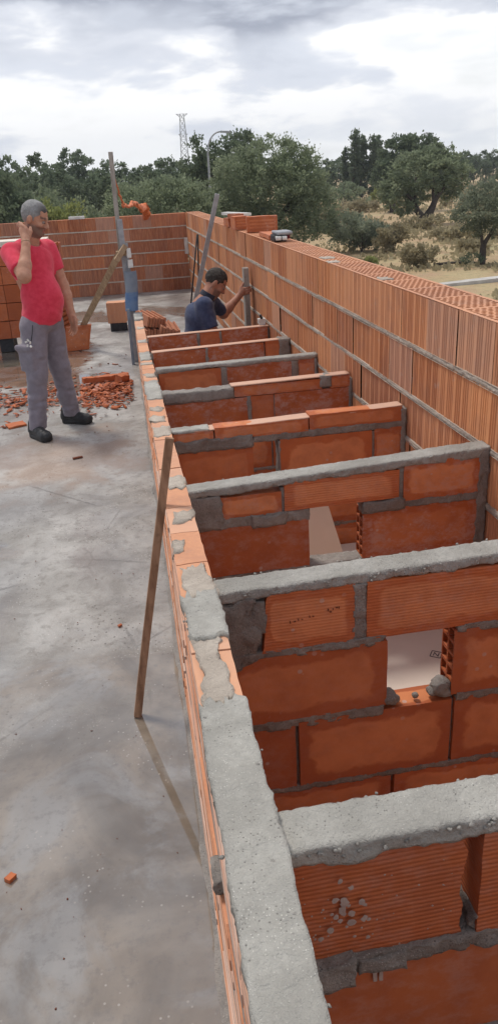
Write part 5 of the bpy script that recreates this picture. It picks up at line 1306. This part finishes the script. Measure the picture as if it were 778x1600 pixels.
def shirt2(P):
    d = ell(P, (.035, .0, .60), (.150, .190, .165)); d = smin(d, rcone(P, (.065, -.125, .735), (.135, .130, .725), .068, .066), .05)
    d = smin(d, ell(P, (.015, 0, .43), (.155, .175, .16)), .06); d = smin(d, rcone(P, (.06, -.0, .70), (.12, .01, .80), .075, .062), .03)
    a = np.array(s2R); b = a + (np.array(e2R) - a) * .80; d = smin(d, rcone(P, a, b, .068, .070), .07)
    a = np.array(s2L); b = a + (np.array(e2L) - a) * .70; d = smin(d, rcone(P, a, b, .070, .068), .035)
    q = P * np.array((7, 7, 12), np.float32); q[:, 2] += P[:, 0] * 8
    d = d + (1 - 2 * abs(vn(q * np.array((.5, .5, 1), np.float32), 3))) * .006 + vn(q * 1.6, 4) * .002
    d = smax(d, -(P[:, 2] - .31), .006)
    Q = (P - np.array((.13, .015, .80), np.float32)) @ frame_rot(0, R_(35), 0)
    d = smax(d, Q[:, 2] - .012, .005); d = smax(d, -rcone(P, (.115, .012, .765), (.20, .03, .90), .063, .07), .006)
    for (s, e, kk, c) in ((s2R, e2R, .06, P[:, 1] < -.12), (s2L, e2L, .065, P[:, 1] > .2)):
        a = np.array(e, np.float32); ax = np.array(s) - a; ax /= np.linalg.norm(ax); d = np.where((((P - a) ** 2).sum(1) < .15 ** 2) & c, smax(d, kk - (P - a) @ ax, .004), d)
    return d
def collar2(P):
    Q = (P - np.array((.125, .015, .795), np.float32)) @ frame_rot(0, R_(32), 0); r = np.sqrt(Q[:, 0] ** 2 + Q[:, 1] ** 2)
    d = np.maximum(abs(r - (.074 - Q[:, 2] * .15)) - .0055, abs(Q[:, 2]) - .024); return np.maximum(d, Q[:, 0] - .062 + abs(Q[:, 1]) * .2)
def trousers2(P):
    d = ell(P, (-.02, 0, .33), (.165, .178, .125))
    for y in (-.1, .1):
        d = smin(d, rcone(P, (-.02, y, .32), (.30, y * 1.2, .125), .10, .080), .04); d = smin(d, rcone(P, (.30, y * 1.2, .095), (-.10, y, .085), .075, .062), .03)
    d = d + vn(P * 13, 8) * .006; d = smax(d, P[:, 2] - .42, .01); d = smax(d, .004 - P[:, 2], .002); return smax(d, -.16 - P[:, 0], .01)
T2 = thing('person', tuple(O2), 'crouching man in a navy polo shirt, head bowed, one hand on the upright board', 'person')
V, F = surf(body2, (-.22, -.32, .02), (.66, .48, 1.08), .0055); to_obj('body', V, F, 'skin2', T2, fr2, lambda v: skin_paint(v, H2, R2, S2, 0))
V, F = surf(shirt2, (-.20, -.34, .28), (.42, .38, .90), .0075); to_obj('polo_shirt', V, F, 'navy_cloth', T2, fr2)
V, F = surf(collar2, (-.02, -.12, .70), (.25, .14, .90), .0035); to_obj('collar', V, F, 'dark_cloth', T2, fr2)
V, F = surf(trousers2, (-.24, -.28, -.01), (.44, .28, .46), .009); to_obj('trousers', V, F, 'grey_cloth', T2, fr2)
V, F = surf(lambda P: hair_sdf(P, H2, R2, S2, 5, .045), (.05, -.10, .76), (.38, .17, 1.08), .0045); to_obj('hair', V, F, 'hair_dark', T2, fr2)
for y in (-.1, .1):
    V, F = surf(lambda P: shoe(np.stack([P[:, 2], P[:, 1], -P[:, 0]], 1) * 1.0 if False else P, (-.36, y, 0), (-.10, y, 0)), (-.42, y - .08, -.01), (-.05, y + .08, .17), .006); to_obj('shoe', V, F, 'shoe', T2, fr2)
eyes(T2, fr2, H2, R2, S2)
# ================================================================== camera, sun, sky
cam = bpy.data.cameras.new('camera'); co_ = bpy.data.objects.new('camera', cam); COL.objects.link(co_); sc.camera = co_
cam.sensor_fit = 'VERTICAL'; cam.sensor_height = 36; cam.lens = 27.0; cam.clip_start = .05; cam.clip_end = 6000
m3 = Matrix(((0.98364228877631, 0.11571399352925546, -0.1380511478851737), (-0.17272981441109989, 0.38845351275858697, -0.9051343986607853), (-0.05111026261338973, 0.9141740207023091, 0.40208655900012946)))
m4 = m3.to_4x4(); m4.translation = (0, 0, 1.8); co_.matrix_world = m4

SUN_EL, SUN_AZ = R_(64), R_(-36)      # azimuth from +Y towards +X
sd = Vector((math.cos(SUN_EL) * math.sin(SUN_AZ), math.cos(SUN_EL) * math.cos(SUN_AZ), math.sin(SUN_EL)))
sl = bpy.data.lights.new('sun', 'SUN'); so = bpy.data.objects.new('sun', sl); COL.objects.link(so)
sl.energy = 2.0; sl.angle = R_(12); sl.color = (1, .94, .86); so.rotation_euler = sd.to_track_quat('Z', 'Y').to_euler()

wd = bpy.data.worlds.new('World'); sc.world = wd; wd.use_nodes = True; t = wd.node_tree; t.nodes.clear()
N = t.nodes.new; Lk = t.links.new
sky = N('ShaderNodeTexSky'); sky.sky_type = 'NISHITA'; sky.sun_disc = False; sky.sun_elevation = SUN_EL; sky.sun_rotation = SUN_AZ; sky.dust_density = 2.5
b1 = N('ShaderNodeBackground'); b1.inputs[1].default_value = .12; Lk(sky.outputs[0], b1.inputs[0])
tc = N('ShaderNodeTexCoord'); sp = N('ShaderNodeSeparateXYZ'); Lk(tc.outputs['Generated'], sp.inputs[0])
def wm(op, a, b=0.0, c=0.0):
    x = N('ShaderNodeMath'); x.operation = op
    for v, s_ in ((a, 0), (b, 1), (c, 2)):
        if isinstance(v, bpy.types.NodeSocket): Lk(v, x.inputs[s_])
        else: x.inputs[s_].default_value = v
    return x.outputs[0]
cx = N('ShaderNodeCombineXYZ'); Lk(sp.outputs[0], cx.inputs[0]); Lk(sp.outputs[1], cx.inputs[1]); Lk(sp.outputs[2], cx.inputs[2])
def wn(scale, det, off, rough=.55, dist=0):
    mp = N('ShaderNodeMapping'); mp.inputs['Location'].default_value = off; mp.inputs['Scale'].default_value = (1.0, 1.0, 3.2); Lk(cx.outputs[0], mp.inputs[0])
    x = N('ShaderNodeTexNoise'); x.inputs['Scale'].default_value = scale; x.inputs['Detail'].default_value = det; x.inputs['Roughness'].default_value = rough; x.inputs['Distortion'].default_value = dist
    Lk(mp.outputs[0], x.inputs['Vector']); return x.outputs['Fac']
def wr(x, a, b, lo=0., hi=1.):
    r = N('ShaderNodeMapRange'); r.interpolation_type = 'SMOOTHSTEP'; Lk(x, r.inputs[0]); r.inputs[1].default_value = a; r.inputs[2].default_value = b; r.inputs[3].default_value = lo; r.inputs[4].default_value = hi; return r.outputs[0]
def wx(f, a, b):
    x = N('ShaderNodeMix'); x.data_type = 'RGBA'
    Lk(f, x.inputs[0])
    for v, s_ in ((a, 6), (b, 7)):
        if isinstance(v, bpy.types.NodeSocket): Lk(v, x.inputs[s_])
        else: x.inputs[s_].default_value = tuple(v) + (1,)
    return x.outputs[2]
big = wn(1.55, 5, (1.3, 4.4, 2.2), .5, .0); mid = wn(5.5, 6, (3, 7, 0), .55, .15)
lf = wm('MULTIPLY', wr(sp.outputs[2], .165, .215), wr(sp.outputs[0], .26, .10))
rt_ = wm('MULTIPLY', wm('MULTIPLY', wr(sp.outputs[2], .125, .155), wr(sp.outputs[2], .215, .175)), wr(sp.outputs[0], .10, .22))
lf2 = wm('MULTIPLY', wm('MULTIPLY', wr(sp.outputs[2], .10, .135), wr(sp.outputs[2], .175, .15)), wr(sp.outputs[0], .08, -.05))
hi = wm('ADD', wm('ADD', wm('MULTIPLY', lf, .15), wm('MULTIPLY', rt_, .11)), wm('MULTIPLY', lf2, .055))
up = wm('MULTIPLY', wr(sp.outputs[2], .24, .40), .0)
dens = wm('ADD', wm('ADD', wm('MULTIPLY', big, .62), wm('MULTIPLY', mid, .38)), wm('ADD', hi, up))
ccol = wx(wr(dens, .45, .50), (1.0, 1.0, 1.0), (.68, .71, .78))
ccol = wx(wr(dens, .495, .57), ccol, (.34, .37, .45))
ccol = wx(wr(mid, .48, .60, 0, .6), ccol, (.70, .74, .82))
ccol = wx(wr(sp.outputs[2], .06, .0, 0, .7), ccol, (.98, 1.0, 1.0))
b2 = N('ShaderNodeBackground'); Lk(ccol, b2.inputs[0]); b2.inputs[1].default_value = 1.02
cov = wr(dens, .34, .42, .75, 1.)
mx = N('ShaderNodeMixShader'); Lk(cov, mx.inputs[0]); Lk(b1.outputs[0], mx.inputs[1]); Lk(b2.outputs[0], mx.inputs[2])
wo = N('ShaderNodeOutputWorld'); Lk(mx.outputs[0], wo.inputs[0])
sc.view_settings.view_transform = 'Standard'; sc.view_settings.look = 'None'; sc.view_settings.exposure = .24; sc.view_settings.gamma = 1
try: sc.view_settings.use_curve_mapping = False
except Exception: pass

# air: one even box of pale haze round everything
hb = MB(); hb.box((-1320, -420, -5), (1320, 1320, 60))
hm = bpy.data.materials.new('pale_air'); hm.use_nodes = True; ht = hm.node_tree; ht.nodes.clear()
ho = ht.nodes.new('ShaderNodeOutputMaterial'); hv = ht.nodes.new('ShaderNodeVolumePrincipled'); hv.inputs['Color'].default_value = (.80, .86, .95, 1); hv.inputs['Density'].default_value = .00042; hv.inputs['Anisotropy'].default_value = .2
ht.links.new(hv.outputs[0], ho.inputs['Volume'])
o = hb.build('haze', hm, merge=True); tag(o, kind='stuff'); o['label'] = 'thin pale haze over the distant trees and hill'
